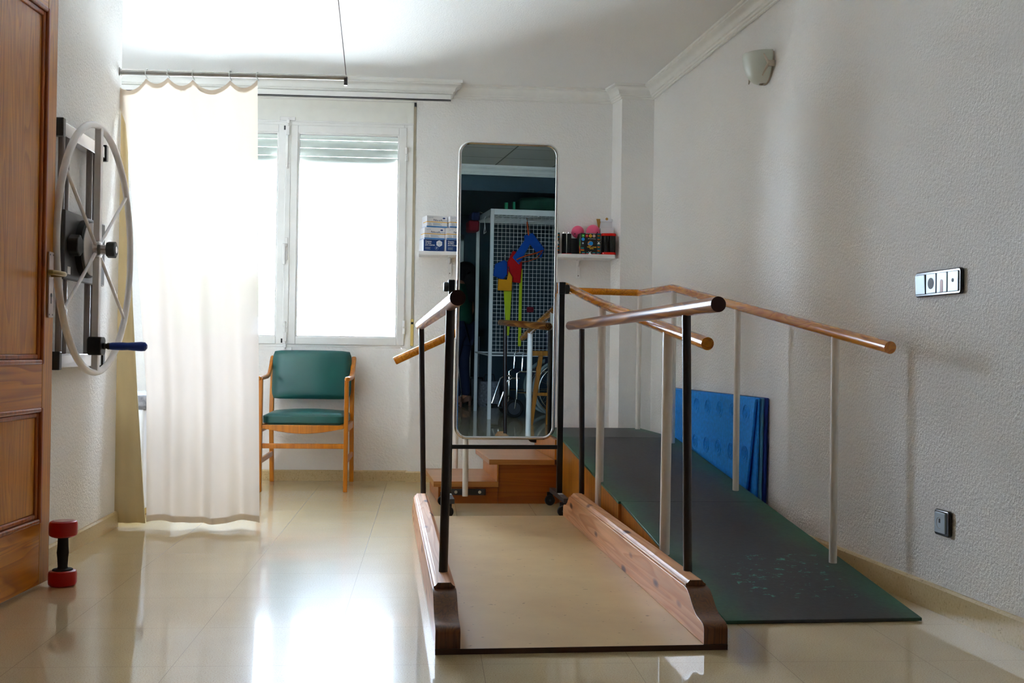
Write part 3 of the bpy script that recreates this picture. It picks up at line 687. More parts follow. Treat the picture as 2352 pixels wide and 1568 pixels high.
# printed ball box
def ball_box(loc, rz, label):
    g_ = thing('ball_box', label, 'box', loc, rz, 'printed exercise ball boxes'); w, d, h = .134, .115, .139; f = -d/2-.0006
    obj('carton', box(bmn(), -w/2, w/2, -d/2, d/2, 0, h), 'blackcard', g_, .0015)
    def disc(x, z, r, m, nm='coloured_dot', z0=None):
        b = bmn(); prism(b, [(x+r*math.cos(q), z+r*math.sin(q)) for q in (2*math.pi*k/28 for k in range(28))], f, f+.0008, 'xz'); return obj(nm, b, m, g_)
    for x, m in ((-.052, 'green'), (-.027, 'redprint'), (-.003, 'yellow'), (.021, 'mauve')): disc(x, .121, .0105, m)
    disc(-.052, .098, .0108, 'cyan'); disc(-.053, .072, .006, 'greyprint')
    f -= .0004
    for x, m in ((-.052, 'whiteprint'), (-.027, 'whiteprint'), (-.003, 'ink'), (.021, 'whiteprint')):
        b = bmn(); prism(b, [(x+.003*math.cos(q), .121+.003*math.sin(q)) for q in (2*math.pi*k/12 for k in range(12))], f, f+.0003, 'xz'); obj('dot_mark', b, m, g_)
    b = bmn(); prism(b, [(-.004+.0175*math.cos(q), .071+.0175*math.sin(q)) for q in (2*math.pi*k/36 for k in range(36))], f, f+.0006, 'xz'); obj('ball_picture', b, 'orangeprint', g_)
    b = bmn(); prism(b, [(.001+.0135*math.cos(q), .072+.0135*math.sin(q)) for q in (2*math.pi*k/36 for k in range(36))], f-.0004, f, 'xz'); prism(b, [(-.021, .064), (.012, .064), (.012, .071), (-.021, .071)], f-.0004, f, 'xz'); obj('ball_picture_blue', b, 'cyan', g_)
    text(g_, 'lettering', 'MAXI™ BALL', .0105, 'yellow', (.037, f, .051), rot=(R(90), R(180), 0), bold=.0003)
    text(g_, 'lettering', 'Flexible', .0085, 'yellow', (.018, f, .040), rot=(R(90), R(180), 0), bold=.0002)
    text(g_, 'lettering', '7 Resistance Strengths', .006, 'whiteprint', (.033, f, .1035), rot=(R(90), R(180), 0))
    text(g_, 'lettering', 'helps with strength and flexibility', .0052, 'whiteprint', (.032, f, .1375), rot=(R(90), R(180), 0))
    b1, b2, b3 = bmn(), bmn(), bmn()
    for k in range(5):
        if k == 2: continue
        z = .028+.0245*k
        box(b1, .043, .062, f, f+.0004, z+.004, z+.011); box(b2, .043, .062, f, f+.0004, z-.003, z+.0005); box(b3, .045, .060, f, f+.0004, z-.006, z-.003)
    for k in range(4):
        x = -.058+.029*k+(.012 if k > 1 else 0)
        box(b1, x, x+.018, f, f+.0004, .008, .014); box(b2, x, x+.018, f, f+.0004, .002, .006)
    box(b1, -.066, -.046, f, f+.0004, .036, .043); box(b2, -.066, -.044, f, f+.0004, .027, .031); box(b3, -.066, -.044, f, f+.0004, .024, .027)
    obj('border_blue', b1, 'tealprint', g_); obj('border_red', b2, 'redprint', g_); obj('border_yellow', b3, 'yellow', g_)
    for x, z, s_ in ((.053, .078, 1), (-.006, .010, 1)):
        b = bmn()
        for q in (1, -1):
            bar(b, (x-.008, f, z-q*.008), (x+.008, f, z+q*.008), .0006, .003)
        box(b, x-.009, x+.009, f-.0002, f+.0002, z-.010, z-.004); obj('emblem', b, 'whiteprint', g_)
    # ribbon on the left flank
    xl = -w/2-.0006
    for m, y0, z0, z1 in (('tealprint', -.02, .085, .105), ('green', -.034, .055, .085), ('orangeprint', -.02, .04, .06), ('redprint', -.03, .02, .04), ('yellow', -.034, .008, .02)):
        b = bmn(); box(b, xl, xl+.0006, y0-.012, y0+.012, z0, z1); obj('flank_print', b, m, g_)
    return g_
ball_box((1.042, 7.252, TOP), R(5), 'black printed ball box with coloured dots, right of the mirror')
ball_box((.775, 7.262, TOP), R(2), 'black printed ball box mostly hidden behind the mirror edge')
def ball_obj(x, y, z, r, hole, label):
    t_ = thing('exercise_ball', label, 'ball', (x, y, z), 0, 'pink exercise balls'); obj('ball_body', ball(bmn(), (0, 0, 0), r, seg=40), 'pink', t_, smooth=180)
    hv = Vector(hole).normalized(); b = bmn(); cyl(b, hv*(r-.002), hv*(r+.0006), .0042, seg=12); obj('valve_hole', b, 'blackrubber', t_)
ball_obj(.976, 7.316, 1.668, .042, (-.55, -.75, -.38), 'smaller pink ball above the left end of the printed box')
ball_obj(1.078, 7.312, 1.672, .046, (.5, -.83, -.22), 'larger pink ball above the right end of the printed box')
sup = obj('carton', box(bmn(),   .93, 1.12, 7.320, 7.356, TOP, TOP+.116), 'blackcard'); tag(sup, 'plain black carton hidden behind the printed ball box under the pink balls', 'box')
def exerciser(loc, rz, label, top, cols, w, d, h=.142, foot='redplastic'):
    g_ = thing('hand_exerciser', label, 'hand exerciser', loc, rz)
    if top == 'redplastic':
        for z in (0, h-.018): obj('end_plate', prism(bmn(), rrect(w, d, .03), z, z+.018), top, g_, .005, 3)
        for x, y in cols: obj('spring_rod', cyl(bmn(), (x, y, .018), (x, y, h-.018), .011, seg=18), 'blackrubber', g_)
    else:
        obj('end_plate', prism(bmn(), rrect(w, d, .01), 0, .008), foot, g_, .003)
        for x, y in cols:
            k_ = obj('spring_rod', cyl(bmn(), (x, y, .008), (x, y, h-.012), .0145, seg=20), 'blackrubber', g_)
            obj('rod_cap', lathe(bmn(), [(.013, 0), (.013, .010), (.010, .013)], (x, y, h-.012)), 'chrome', k_)
    return g_
exerciser((1.168, 7.225, TOP), R(-6), 'red ended hand exerciser with black rods at the right end of the shelf', 'redplastic', [(-.036, 0), (-.012, -.012), (.012, .006), (.036, 0), (.02, -.02)], .100, .062)
exerciser((.895, 7.255, TOP), 0, 'pair of thick black rods with silver caps beside the mirror edge', 'silver', [(-.017, 0), (.017, 0)], .068, .045, .150)
oc = thing('open_carton', 'white open carton with raised flaps at the right end of the shelf', 'carton', (1.168, 7.316, TOP))
obj('carton_body', box(bmn(), -.043, .043, -.036, .036, 0, .185), 'paper', oc, .001)
b = bmn(); box(b, -.04, .043, .030, .033, .185, .235, Matrix.Translation((0, 0, 0))); obj('lid_flap', b, 'paper', oc)
b = bmn(); box(b, -.04, .043, .012, .030, .233, .250); obj('lid_edge', b, 'paper', oc, .002)
b = bmn(); cyl(b, (.004, .0115, .250), (.004, .0125, .250), .009, seg=18); obj('thumb_hole', b, 'card', oc)
b = bmn(); prism(b, [(-.052, .185), (-.045, .185), (-.034, .25), (-.066, .25)], .014, .017, 'xz'); obj('side_flap', b, 'card', oc)
b = bmn(); prism(b, [(.046, .185), (.053, .185), (.066, .245), (.058, .25)], .010, .013, 'xz'); obj('side_flap', b, 'paper', oc)

# ------------------------------------------------------------------ mirror on a stand
MA = R(2.9); MT = R(.9)
ms = thing('standing_mirror', 'tall wheeled mirror with rounded chrome frame between black posts', 'mirror', (.42, 6.03, 0), MA)
for s in (-1, 1):
    x = s*.303
    obj('post', box(bmn(), x-.0155, x+.0155, -.014, .014, .098, 1.235), 'black', ms, .003)
    f_ = obj('foot_bar', box(bmn(), x-.016, x+.016, -.24, .24, .072, .098), 'darkgrey', ms, .003)
    obj('foot_label', box(bmn(), x-.013, x+.013, -.07, -.018, .098, .0986), 'paper', f_)
    for y in (-.215, .215):
        c_ = obj('caster', box(bmn(), x-.030, x+.004, y+.014, y+.018, .026, .074), 'blackplastic', ms)
        b = bmn(); lathe(b, [(.012, -.012), (.026, -.011), (.029, -.006), (.029, .006), (.026, .011), (.012, .012)], (x-.016, y, .029), (0, 1, 0), 28); obj('caster_wheel', b, 'blackrubber', c_)
        b = bmn(); cyl(b, (x-.016, y-.016, .029), (x-.016, y+.018, .029), .006, seg=10); obj('caster_axle', b, 'darkgrey', c_)
    k_ = obj('clamp', box(bmn(), x-.018, x+.018, -.026, .02, 1.185, 1.25), 'black', ms, .004)
    b = bmn(); lathe(b, [(.024, 0), (.026, .005), (.026, .022), (.022, .026)], (x+s*.016, 0, 1.212), (s, 0, 0)); obj('clamp_knob', b, 'blackplastic', k_)
obj('crossbar', box(bmn(), -.29, .29, -.011, .011, .337, .359), 'black', ms, .002)
mt = Matrix.Translation((0, 0, 1.212)) @ Matrix.Rotation(MT, 4, 'X') @ Matrix.Translation((0, 0, -1.212))
Wm, Hm, z0 = .533, 1.60, 1.196
rp = rrect(Wm, Hm, .06, 10)
o = obj('chrome_frame', tube(bmn(), [mt @ Vector((x, -.002, z0+z)) for x, z in rp], .0095, 12, True), 'chrome', ms)
obj('mirror_back', prism(bmn(), [(x, z0+z) for x, z in rp], .001, .008, 'xz', mt), 'blackplastic', ms)
b = bmn(); b.faces.new([b.verts.new(mt @ Vector((x*.985, -.001, z0+z*.996))) for x, z in rp[::-1]]); obj('mirror_glass', b, 'mirror', ms, smooth=0)

# ------------------------------------------------------------------ parallel bars on a board
PBA = R(2.3)
pb = thing('parallel_bars', 'walking bars with two brown handrails on a board between pine kerbs', 'parallel bars', (.03, 3.168, 0), PBA)
BW, BL = .855, 2.56
obj('base_board', box(bmn(), 0, BW, 0, BL, 0, .016), 'mdf', pb, .001)
obj('board_edge', box(bmn(), 0, BW, -.003, 0, 0, .016), 'mdfedge', pb)
nose = [(0, .016), (0, .060), (.004, .068), (.014, .074), (.035, .078), (.065, .081), (.09, .086), (.112, .095), (.135, .109), (.155, .123), (.173, .133), (.19, .139), (.215, .142)]
kp = nose+[(BL-y, z) for y, z in nose[::-1]]
for x0 in (0, BW-.072):
    k_ = obj('kerb', prism(bmn(), [(y+.0, z) for y, z in kp], x0, x0+.072, 'yz'), 'kerbwood', pb, .002)
    b = bmn(); prism(b, [(x0+.004, .142), (x0+.004, .149), (x0+.010, .152), (x0+.016, .160), (x0+.056, .160), (x0+.062, .152), (x0+.068, .149), (x0+.068, .142)], .215, BL-.215, 'xz'); obj('kerb_cap', b, 'kerbwood', k_, .002)
    b = bmn(); rings(b, [[Vector((x0+.0005, y-.0025, z+.001)), Vector((x0+.0715, y-.0025, z+.001)), Vector((x0+.0715, y+.002, z-.002)), Vector((x0+.0005, y+.002, z-.002))] for y, z in [(0, .017)]+nose[1:]]); obj('end_face', b, 'kerbend', k_)
    b = bmn(); prism(b, [(x0+.004, .142), (x0+.004, .149), (x0+.010, .152), (x0+.016, .160), (x0+.056, .160), (x0+.062, .152), (x0+.068, .149), (x0+.068, .142)], .212, .2155, 'xz'); obj('cap_end', b, 'kerbend', k_)
pbi = Matrix.Rotation(-PBA, 4, 'Z') @ Matrix.Translation((-.03, -3.168, 0))
def PL(x, y, z): return pbi @ Vector((x, y, z))
for (bx, by), (tx, ty, tz), r in (((.056, 3.554), (.068, 3.554, 1.0), .0145), ((-.017, 5.556), (-.038, 5.556, .985), .0135), ((.850, 3.564), (.836, 3.564, .99), .0145), ((.777, 5.547), (.768, 5.55, .985), .0135)):
    obj('post', cyl(bmn(), PL(bx, by, .155), PL(tx, ty, tz), r, seg=18), 'brownpost', pb)
for a_, c_ in (((.082, 3.235, 1.018), (-.046, 5.72, .993)), ((.854, 3.235, 1.012), (.726, 5.70, 1.004))):
    A, C_ = PL(*a_), PL(*c_); d_ = (C_-A).normalized()
    k_ = obj('handrail', tube(bmn(), [A, C_-d_*.012, C_-d_*.004, C_], [.0235, .0235, .020, .012], 28), 'barwood', pb)
    obj('rail_end_disc', cyl(bmn(), A-d_*.0015, A+d_*.001, .0232, seg=28), 'railend', k_)

# ------------------------------------------------------------------ ramp with landing, steps and handrails
rp_ = thing('ramp_and_steps', 'training ramp with green-grey rubber top, orange wood steps and wooden handrails', 'training stairs', (1.2, 5.2, 0))
off = Vector((-1.2, -5.2, 0))
def LV(x, y, z): return Vector((x, y, z))+off
def lx(y): return .762-.0695*(y-6.35)
def rx(y): return 1.619-.0645*(y-3.55)
def slab(pts, th):
    b = bmn(); rings(b, [[LV(x, y, z-th) for x, y, z in pts], [LV(x, y, z) for x, y, z in pts]]); return b
ZL = .38; YA, YM, YT = 3.5, 4.95, 6.36
def rz(y): return .012+(ZL-.012)*(y-YA)/(YT-YA)
mram = M['ramp']
def slab_obj(name, pts, th, mat):
    o = obj(name, slab(pts, th), mat, rp_, .002); o.location = (0, 0, 0); return o
slab_obj('ramp_surface', [(lx(YA)+.0, YA, rz(YA)), (rx(YA), YA+.03, rz(YA)), (rx(YM), YM, rz(YM)), (lx(YM)+.012, YM, rz(YM))], .011, 'ramp')
slab_obj('ramp_surface', [(lx(YM), YM+.003, rz(YM)), (rx(YM), YM+.003, rz(YM)), (rx(YT), YT, ZL), (lx(YT), YT-.0, ZL)], .012, 'ramp')
slab_obj('landing', [(lx(YT), YT+.003, ZL), (rx(YT), YT+.003, ZL), (rx(7.15)-.004, 7.17, ZL), (lx(7.17), 7.17, ZL)], .014, 'ramp')
def wedge(x0f, th, y0, y1):
    b = bmn(); A = [LV(x0f(y0), y0, 0), LV(x0f(y1), y1, 0), LV(x0f(y1), y1, rz(y1)-.013), LV(x0f(y0), y0, max(.004, rz(y0)-.013))]
    return rings(b, [A, [p+Vector((th, 0, 0)) for p in A]])
obj('ramp_side', wedge(lambda y: lx(y)+.014, .018, 3.7, YM), 'rampwood', rp_)
obj('ramp_side', wedge(lambda y: lx(y)+.002, .018, YM+.004, YT), 'rampwood', rp_)
obj('ramp_side', wedge(lambda y: rx(y)-.022, .018, 3.7, YT), 'rampwood', rp_)
b = bmn(); box(b, lx(YT)+.001-1.2, lx(YT)+.02-1.2, YT-5.2-.03, YT-5.2+.01, 0, ZL-.02); obj('side_batten', b, 'rampwood', rp_, .002)
# landing box
def quadbox(x0, x1, y0, y1, z0, z1, sk=-.0695):
    b = bmn(); r0 = [LV(x0, y0, z0), LV(x1, y0, z0), LV(x1+sk*(y1-y0), y1, z0), LV(x0+sk*(y1-y0), y1, z0)]
    return rings(b, [r0, [p+Vector((0, 0, z1-z0)) for p in r0]])
obj('landing_body', quadbox(.745, 1.41, YT+.005, 7.15, 0, ZL-.015), 'stepside', rp_)
YS = 6.315
obj('step_body', quadbox(.405, .744, YS+.015, 7.0, 0, .222), 'stepside', rp_)
obj('step_body', quadbox(.065, .404, YS+.015, 7.0, 0, .094), 'stepside', rp_)
obj('riser', quadbox(.728, .742, YS+.012, 6.99, .252, ZL-.014), 'rampwood', rp_)
obj('riser', quadbox(.398, .407, YS+.002, 6.99, .126, .222), 'rampwood', rp_)
obj('tread', quadbox(.038, .408, YS, 7.01, .094, .126), 'stepwood', rp_, .002)
obj('tread', quadbox(.352, .727, YS, 7.01, .222, .252), 'stepwood', rp_, .002)
obj('post_plate', quadbox(.13, .335, YS+.006, YS+.015, .048, .083, 0), 'darkgrey', rp_)
for x in (.165, .30): obj('plate_bolt', cyl(bmn(), LV(x, YS-.002, .066), LV(x, YS+.008, .066), .009, seg=12), 'alu', rp_)
b = bmn(); tube(b, [LV(.69, 6.98, .31), LV(.655, 6.98, .315), LV(.635, 6.96, .335), LV(.632, 6.93, .36)], .017, 12); obj('rail_bracket', b, 'blackplastic', rp_)
# posts
posts = [((.217, 6.295, .045), (.217, 6.325, .99), .0165), ((.178, 7.035, .126), (.178, 7.06, .985), .0165),
         ((lx(5.32)-.004, 5.32, .03), (lx(5.32), 5.32, 1.098), .0195), ((lx(4.19)-.004, 4.19, .02), (lx(4.19), 4.19, .952), .0195),
         ((1.531, 4.092, .085), (1.531, 4.092, .948), .015), ((1.456, 5.16, .22), (1.456, 5.16, 1.09), .015), ((1.386, 6.22, .36), (1.386, 6.22, 1.232), .015),
         ((1.350, 7.08, .38), (1.352, 7.08, 1.25), .0165)]
for a_, c_, r in posts: obj('rail_post', cyl(bmn(), LV(*a_), LV(*c_), r, seg=18), 'creampost', rp_)
b = bmn(); box(b, lx(5.25)-1.2-.03, lx(5.25)-1.2+.006, 5.20-5.2, 5.25-5.2, .02, .11); obj('post_clip', b, 'whitepaint', rp_, .002)
def rail(pts, r=.0225):
    o = obj('handrail', tube(bmn(), [LV(*p) for p in pts], r, 20), 'railwood', rp_); return o
rail([(-.19, 6.325, .805), (.70, 6.355, 1.228), (.745, 6.36, 1.248), (.765, 6.35, 1.250), (.772, 6.30, 1.245), (lx(5.3), 5.3, 1.098), (lx(3.715), 3.715, .900)])
rail([(-.215, 7.06, .80), (.70, 7.075, 1.235), (.76, 7.08, 1.262), (.82, 7.08, 1.265), (1.33, 7.08, 1.258), (1.35, 7.065, 1.257), (1.353, 7.04, 1.257), (1.383, 6.26, 1.242), (1.388, 6.20, 1.236), (1.456, 5.16, 1.096), (1.561, 3.66, .895)], .0215)

# ------------------------------------------------------------------ blue foam mats between ramp and wall
def mat(name, y0, y1, z1, xb, xt, th, m, label, curve=0):
    b = bmn(); rs = []
    for j in range(9):
        z = z1*j/8; dx = curve*math.sin(math.pi*j/8)
        def X(y, o): return xr(y)-(xb+(xt-xb)*j/8)-o+dx
        rs.append([Vector((X(y0, 0), y0, z)), Vector((X(y1, 0), y1, z)), Vector((X(y1, th), y1, z)), Vector((X(y0, th), y0, z))])
    rings(b, rs); o = obj(name, b, m, None, .004); return o
gm = 'foam mats leaning on the right wall'
o = mat('foam_mat', 5.17, 6.75, .662, .014, .004, .011, 'matdark', '', 0); tag(o, 'darkest blue foam mat, nearest the wall behind the ramp', 'mat', gm)
o = mat('foam_mat', 5.19, 6.70, .660, .027, .016, .011, 'matteal', '', 0); tag(o, 'pale blue foam mat, second from the wall behind the ramp', 'mat', gm)
o = mat('foam_mat', 5.21, 6.66, .660, .040, .029, .011, 'matblue', '', 0); tag(o, 'bright blue plain foam mat, third from the wall behind the ramp', 'mat', gm)
fm = thing('foam_mat', 'front bright blue foam mat embossed with ring marks, leaning furthest out', 'mat', (xr(5.85)-.044, 5.85, .655), math.atan(.08), gm)
LZ = .655; tl = -.028
b = bmn(); th = .012
rings(b, [[Vector((o_-th, y0_+dy_, z_)), Vector((o_, y0_+dy_, z_)), Vector((o_, y1_+dy_, z_)), Vector((o_-th, y1_+dy_, z_))] for y0_, y1_, dy_, o_, z_ in ((-.64, .50, 0, 0, 0), (-.64, .50, .05, tl*.35, -LZ/2), (-.64, .50, .10, tl, -LZ))])
obj('foam_sheet', b, 'matblue', fm, .003)
b = bmn()
for r_ in range(3):
    for c_i in range(6):
        y, z = .42-.19*c_i, -.075-.2*r_
        xx = -th+tl*(.7*(-z/LZ))-.0005
        tube(b, circ((xx, y, z), .042, (0, 1, 0), (0, 0, 1), 28), .0022, 6, True); tube(b, circ((xx, y, z), .033, (0, 1, 0), (0, 0, 1), 24), .0015, 6, True)
        tube(b, [(xx, y-.012, z+.02), (xx, y-.012, z-.008), (xx, y, z-.02), (xx, y+.012, z-.008), (xx, y+.012, z+.02)], .003, 6)
obj('embossed_marks', b, 'matblue', fm)

# ------------------------------------------------------------------ wall fittings on the right wall
def on_right(y, z, dx=0): return (xr(y)-dx, y, z)
WR = math.atan(.08)+R(-90)                  # local +x runs toward the camera along the wall, local -y points into the room
def rplate(name, label, cat, y, z): return thing(name, label, cat, on_right(y, z), WR)
sp4 = rplate('socket_plate', 'four-gang silver switch and socket plate with black rim, high on right wall', 'wall socket', 3.667, 1.118)
obj('rim', prism(bmn(), rrect(.292, .088, .012), -.014, 0, 'xz'), 'socketblack', sp4, .004, 3)
def module(par, x, w, kind):
    b = bmn(); 
    pts = rrect(w, .069, .004)
    m_ = obj('module', prism(b, [(x+p, q) for p, q in pts], -.0175, -.012, 'xz'), 'socket', par, .002)
    if kind == 'round': obj('socket_hole', cyl(bmn(), (x, -.0182, 0), (x, -.0165, 0), .0195, seg=28), 'blackplastic', m_)
    if kind == 'arch':
        b = bmn(); prism(b, [(x-.009, -.033), (x+.009, -.033)]+[(x+.009*math.cos(R(a)), .001+.009*math.sin(R(a))) for a in range(0, 181, 15)], -.0182, -.0165, 'xz'); obj('slot', b, 'mauve', m_)
    if kind == 'dot': obj('port', cyl(bmn(), (x, -.0184, .003), (x, -.0165, .003), .0065, seg=16), 'blackplastic', m_)
    if kind == 'key':
        b = bmn(); box(b, x-.004, x+.004, -.0184, -.0165, .0, .014); obj('port', b, 'blackplastic', m_)
        obj('inner_ring', tube(bmn(), circ((x, -.0178, 0), .019, (1, 0, 0), (0, 0, 1), 28, R(70), R(290), False), .0008, 6), 'greytube', m_)
    return m_
for k, kd in enumerate(('blank', 'round', 'arch', 'dot')):
    m_ = module(sp4, -.1035+.069*k, .064, kd)
    if kd == 'blank': m_.rotation_euler = (R(3), 0, 0); m_.location = (0, -.002, 0)
sp1 = rplate('wall_outlet', 'single silver outlet with black rim, low on the right wall', 'wall socket', 3.625, .307)
obj('rim', prism(bmn(), rrect(.096, .088, .012), -.014, 0, 'xz'), 'socketblack', sp1, .005, 3); module(sp1, -.006, .066, 'key')
lp = rplate('wall_lamp', 'frosted glass half-bowl wall lamp with beige bracket near the cornice', 'wall lamp', 5.26, 2.25)
b = bmn(); nU, nV = 24, 12; g = []
for j in range(nV+1):
    ph = R(2+80*j/nV)
    row = []
    for i in range(nU+1):
        th_ = math.pi*i/nU; r_ = max(0, math.cos(ph))**.75; row.append(b.verts.new((.112*r_*math.cos(th_), -.012-.105*r_*math.sin(th_), .072-.148*math.sin(ph))))
    g.append(row)
for j in range(nV):
    for i in range(nU): b.faces.new((g[j][i], g[j][i+1], g[j+1][i+1], g[j+1][i]))
o = obj('glass_shade', b, 'lampglass', lp, smooth=180); sm = o.modifiers.new('wall', 'SOLIDIFY'); sm.thickness = .004
b = bmn(); prism(b, [(.104*math.cos(q), .062-.140*math.sin(q)) for q in (math.pi*k/24 for k in range(25))], -.016, 0, 'xz'); obj('back_plate', b, 'pewter', lp, .003)
for s in (1, -1):
    b = bmn(); x = s*.112
    tube(b, [(x*.86, -.055, .055), (x*.95, -.043, .02), (x*1.0, -.032, .0), (x*.95, -.043, -.02), (x*.80, -.055, -.055)], [.003, .006, .009, .006, .003], 10); box(b, x-.006, x+.006, -.036, -.004, -.014, .014); obj('shade_clip', b, 'pewter', lp, .001)

# ------------------------------------------------------------------ the rear of the room, seen in the mirror
cg = thing('cage', 'tall white mesh therapy cage seen in the mirror', 'therapy cage', (1.685, .18, 0))
HX, HY, HZ = .51, .50, 2.17
for sx_ in (-1, 1):
    for sy in (-1, 1): obj('leg', box(bmn(), sx_*HX-.018, sx_*HX+.018, sy*HY-.018, sy*HY+.018, 0, HZ), 'whitepaint', cg, .003)
for z in (.655, HZ-.03):
    zz = z+(.045 if z > 1 else .03); z_ = z-(.03 if z > 1 else 0)
    for sy in (-1, 1): obj('rail', box(bmn(), -HX+.018, HX-.018, sy*HY-.016, sy*HY+.016, z_, zz-.015), 'whitepaint', cg, .003)
    for sx_ in (-1, 1): obj('rail', box(bmn(), sx_*HX-.016, sx_*HX+.016, -HY+.018, HY-.018, z_, zz-.015), 'whitepaint', cg, .003)
def mesh_panel(ax):
    b = bmn(); p = .0415; wr = .0018; z0_, z1_ = .685, HZ-.06
    n = int(2*.49/p)
    for k in range(n+1):
        u = -.49+k*p
        (box(b, u-wr, u+wr, ax*HY-wr, ax*HY+wr, z0_, z1_) if abs(ax) == 1 else box(b, ax/2*HX-wr, ax/2*HX+wr, u-wr, u+wr, z0_, z1_))
    for k in range(int((z1_-z0_)/p)+1):
        z = z0_+k*p
        (box(b, -.49, .49, ax*HY+wr, ax*HY+3*wr, z-wr, z+wr) if abs(ax) == 1 else box(b, ax/2*HX+wr, ax/2*HX+3*wr, -.48, .48, z-wr, z+wr))
    return obj('mesh_panel', b, 'whitepaint', cg, smooth=0)
mesh_panel(1)
b = bmn(); 
for k in range(12): box(b, -.49, .49, -.48+.085*k, -.476+.085*k, HZ-.05, HZ-.046)
for k in range(12): box(b, -.49+.085*k, -.486+.085*k, -.48, .48, HZ-.046, HZ-.042)
obj('mesh_panel', b, 'whitepaint', cg, smooth=0)
YF_ = .72
def hang(name, label, cat, poly, mat_, y=YF_, th=.03, hook=None):
    cx_ = sum(p[0] for p in poly)/len(poly); t_ = thing(name, label, cat, (cx_, y, poly[0][1]))
    b = bmn(); prism(b, [(p[0]-cx_, p[1]-poly[0][1]) for p in poly], 0, th, 'xz'); obj('cloth_body', b, mat_, t_, .008, 3)
    if hook:
        hx, hz_ = hook[0]-cx_, hook[1]-poly[0][1]; obj('hook', tube(bmn(), [(hx, th/2, hz_-.05), (hx, th/2, hz_-.01), (hx, .005, hz_+.006), (hx, -.02, hz_), (hx, -.022, hz_-.012)], .003, 6), 'chrome', t_)
    return t_
hang('weight_bag', 'red cloth weight bag on the mesh, in the mirror', 'weight bag', [(1.386, 1.74), (1.42, 1.735), (1.487, 1.62), (1.47, 1.41), (1.375, 1.42), (1.318, 1.535), (1.32, 1.60)], 'redcloth', hook=(1.39, 1.79))
hang('weight_bag', 'blue cloth weight bag left of the red one, in the mirror', 'weight bag', [(1.295, 1.645), (1.325, 1.62), (1.325, 1.50), (1.285, 1.435), (1.18, 1.48), (1.20, 1.60)], 'bluecloth', y=YF_+.032, hook=(1.30, 1.69))
hang('weight_bag', 'amber cloth weight bag below the red one, in the mirror', 'weight bag', [(1.335, 1.53), (1.375, 1.47), (1.37, 1.325), (1.225, 1.33), (1.228, 1.45), (1.32, 1.44)], 'yellowcloth', y=YF_+.064, hook=(1.335, 1.57))
t_ = hang('exercise_band', 'wide lime exercise band below the amber bag, in the mirror', 'band', [(1.30, 1.33), (1.385, 1.33), (1.365, .87), (1.335, .87)], 'limeband', th=.006)
t_ = hang('exercise_band', 'narrow lime exercise band right of the red bag, in the mirror', 'band', [(1.462, 1.56), (1.495, 1.56), (1.492, .76), (1.46, .76)], 'limeband', y=YF_-.004, th=.006)
hs = thing('sling', 'blue support sling with orange straps at the top of the mesh, in the mirror', 'sling', (1.54, YF_+.035, 1.87))
b = bmn(); prism(b, [(-.045, .03), (.045, .06), (.17, -.10), (.14, -.2), (.02, -.06), (-.09, -.27), (-.16, -.20), (-.04, -.02)], 0, .02, 'xz'); obj('sling_cloth', b, 'bluecloth', hs, .006)
obj('strap', bar(bmn(), (0, .026, .03), (-.015, .01, .17), .008, .045), 'orangestrap', hs, .002)
obj('strap', tube(bmn(), [(-.12, .028, -.22), (-.03, .03, -.18), (.08, .03, -.15), (.15, .028, -.12)], .014, 8, flat=.5), 'orangestrap', hs)
obj('strap', tube(bmn(), [(-.10, .03, -.25), (0, .034, -.235), (.09, .034, -.2), (.14, .03, -.14)], .009, 8, flat=.5), 'orangestrap', hs)
obj('hook', tube(bmn(), [(-.012, .01, .16), (-.016, .012, .21), (-.014, -.03, .225), (-.014, -.04, .2)], .004, 6), 'chrome', hs)
t_ = thing('chain_weight', 'small dark weight on a thin chain, right side of the mesh in the mirror', 'weight', (1.575, YF_+.02, 1.14))
obj('weight_body', prism(bmn(), rrect(.07, .055, .01), 0, .03, 'xz'), 'maroon', t_, .004); obj('chain', cyl(bmn(), (0, .015, .02), (-.01, .0, .38), .0025, seg=6), 'darkgrey', t_); obj('chain_hook', ball(bmn(), (-.01, -.002, .38), .008, seg=8), 'darkgrey', t_)
cu = obj('cushion', cushion(.50, .40, .15, crown=.03), 'darkgreen', None, smooth=80, loc=(1.76, .20, HZ+.085)); tag(cu, 'dark green cushion lying on top of the mesh cage, in the mirror', 'cushion')
t_ = thing('bracket_stand', 'green plastic stand on top of the cage left of the cushion, in the mirror', 'stand', (1.42, .3, HZ-.002))
b = bmn(); box(b, -.06, .06, -.05, .05, 0, .03); box(b, -.055, -.02, -.03, .03, .03, .11); box(b, .03, .06, -.03, .03, .03, .12); obj('stand_body', b, 'greenplastic', t_, .006)
t_ = thing('folded_bag', 'maroon and navy bag hanging outside the cage, left of its post in the mirror', 'bag', (1.10, .1, 2.0))
obj('bag_body', box(bmn(), -.10, .015, -.16, .10, -.03, .09), 'maroon', t_, .02, 3); obj('bag_flap', box(bmn(), -.07, .02, -.16, .10, .085, .18), 'navycloth', t_, .02, 3); obj('bag_hook', tube(bmn(), [(.0, 0, .17), (.03, 0, .19), (.06, 0, .18)], .004, 6), 'chrome', t_)
o = obj('coat_hanger', tube(bmn(), [(1.127, .55, 2.10), (1.118, .55, 2.085), (1.112, .55, 2.06), (1.118, .56, 2.02), (1.118, .60, 1.97), (1.118, .64, 1.93), (1.118, .50, 1.925), (1.118, .54, 1.98), (1.118, .555, 2.02)], .004, 6), 'whitepaint'); tag(o, 'white wire coat hanger beside the cage post, in the mirror', 'hanger')

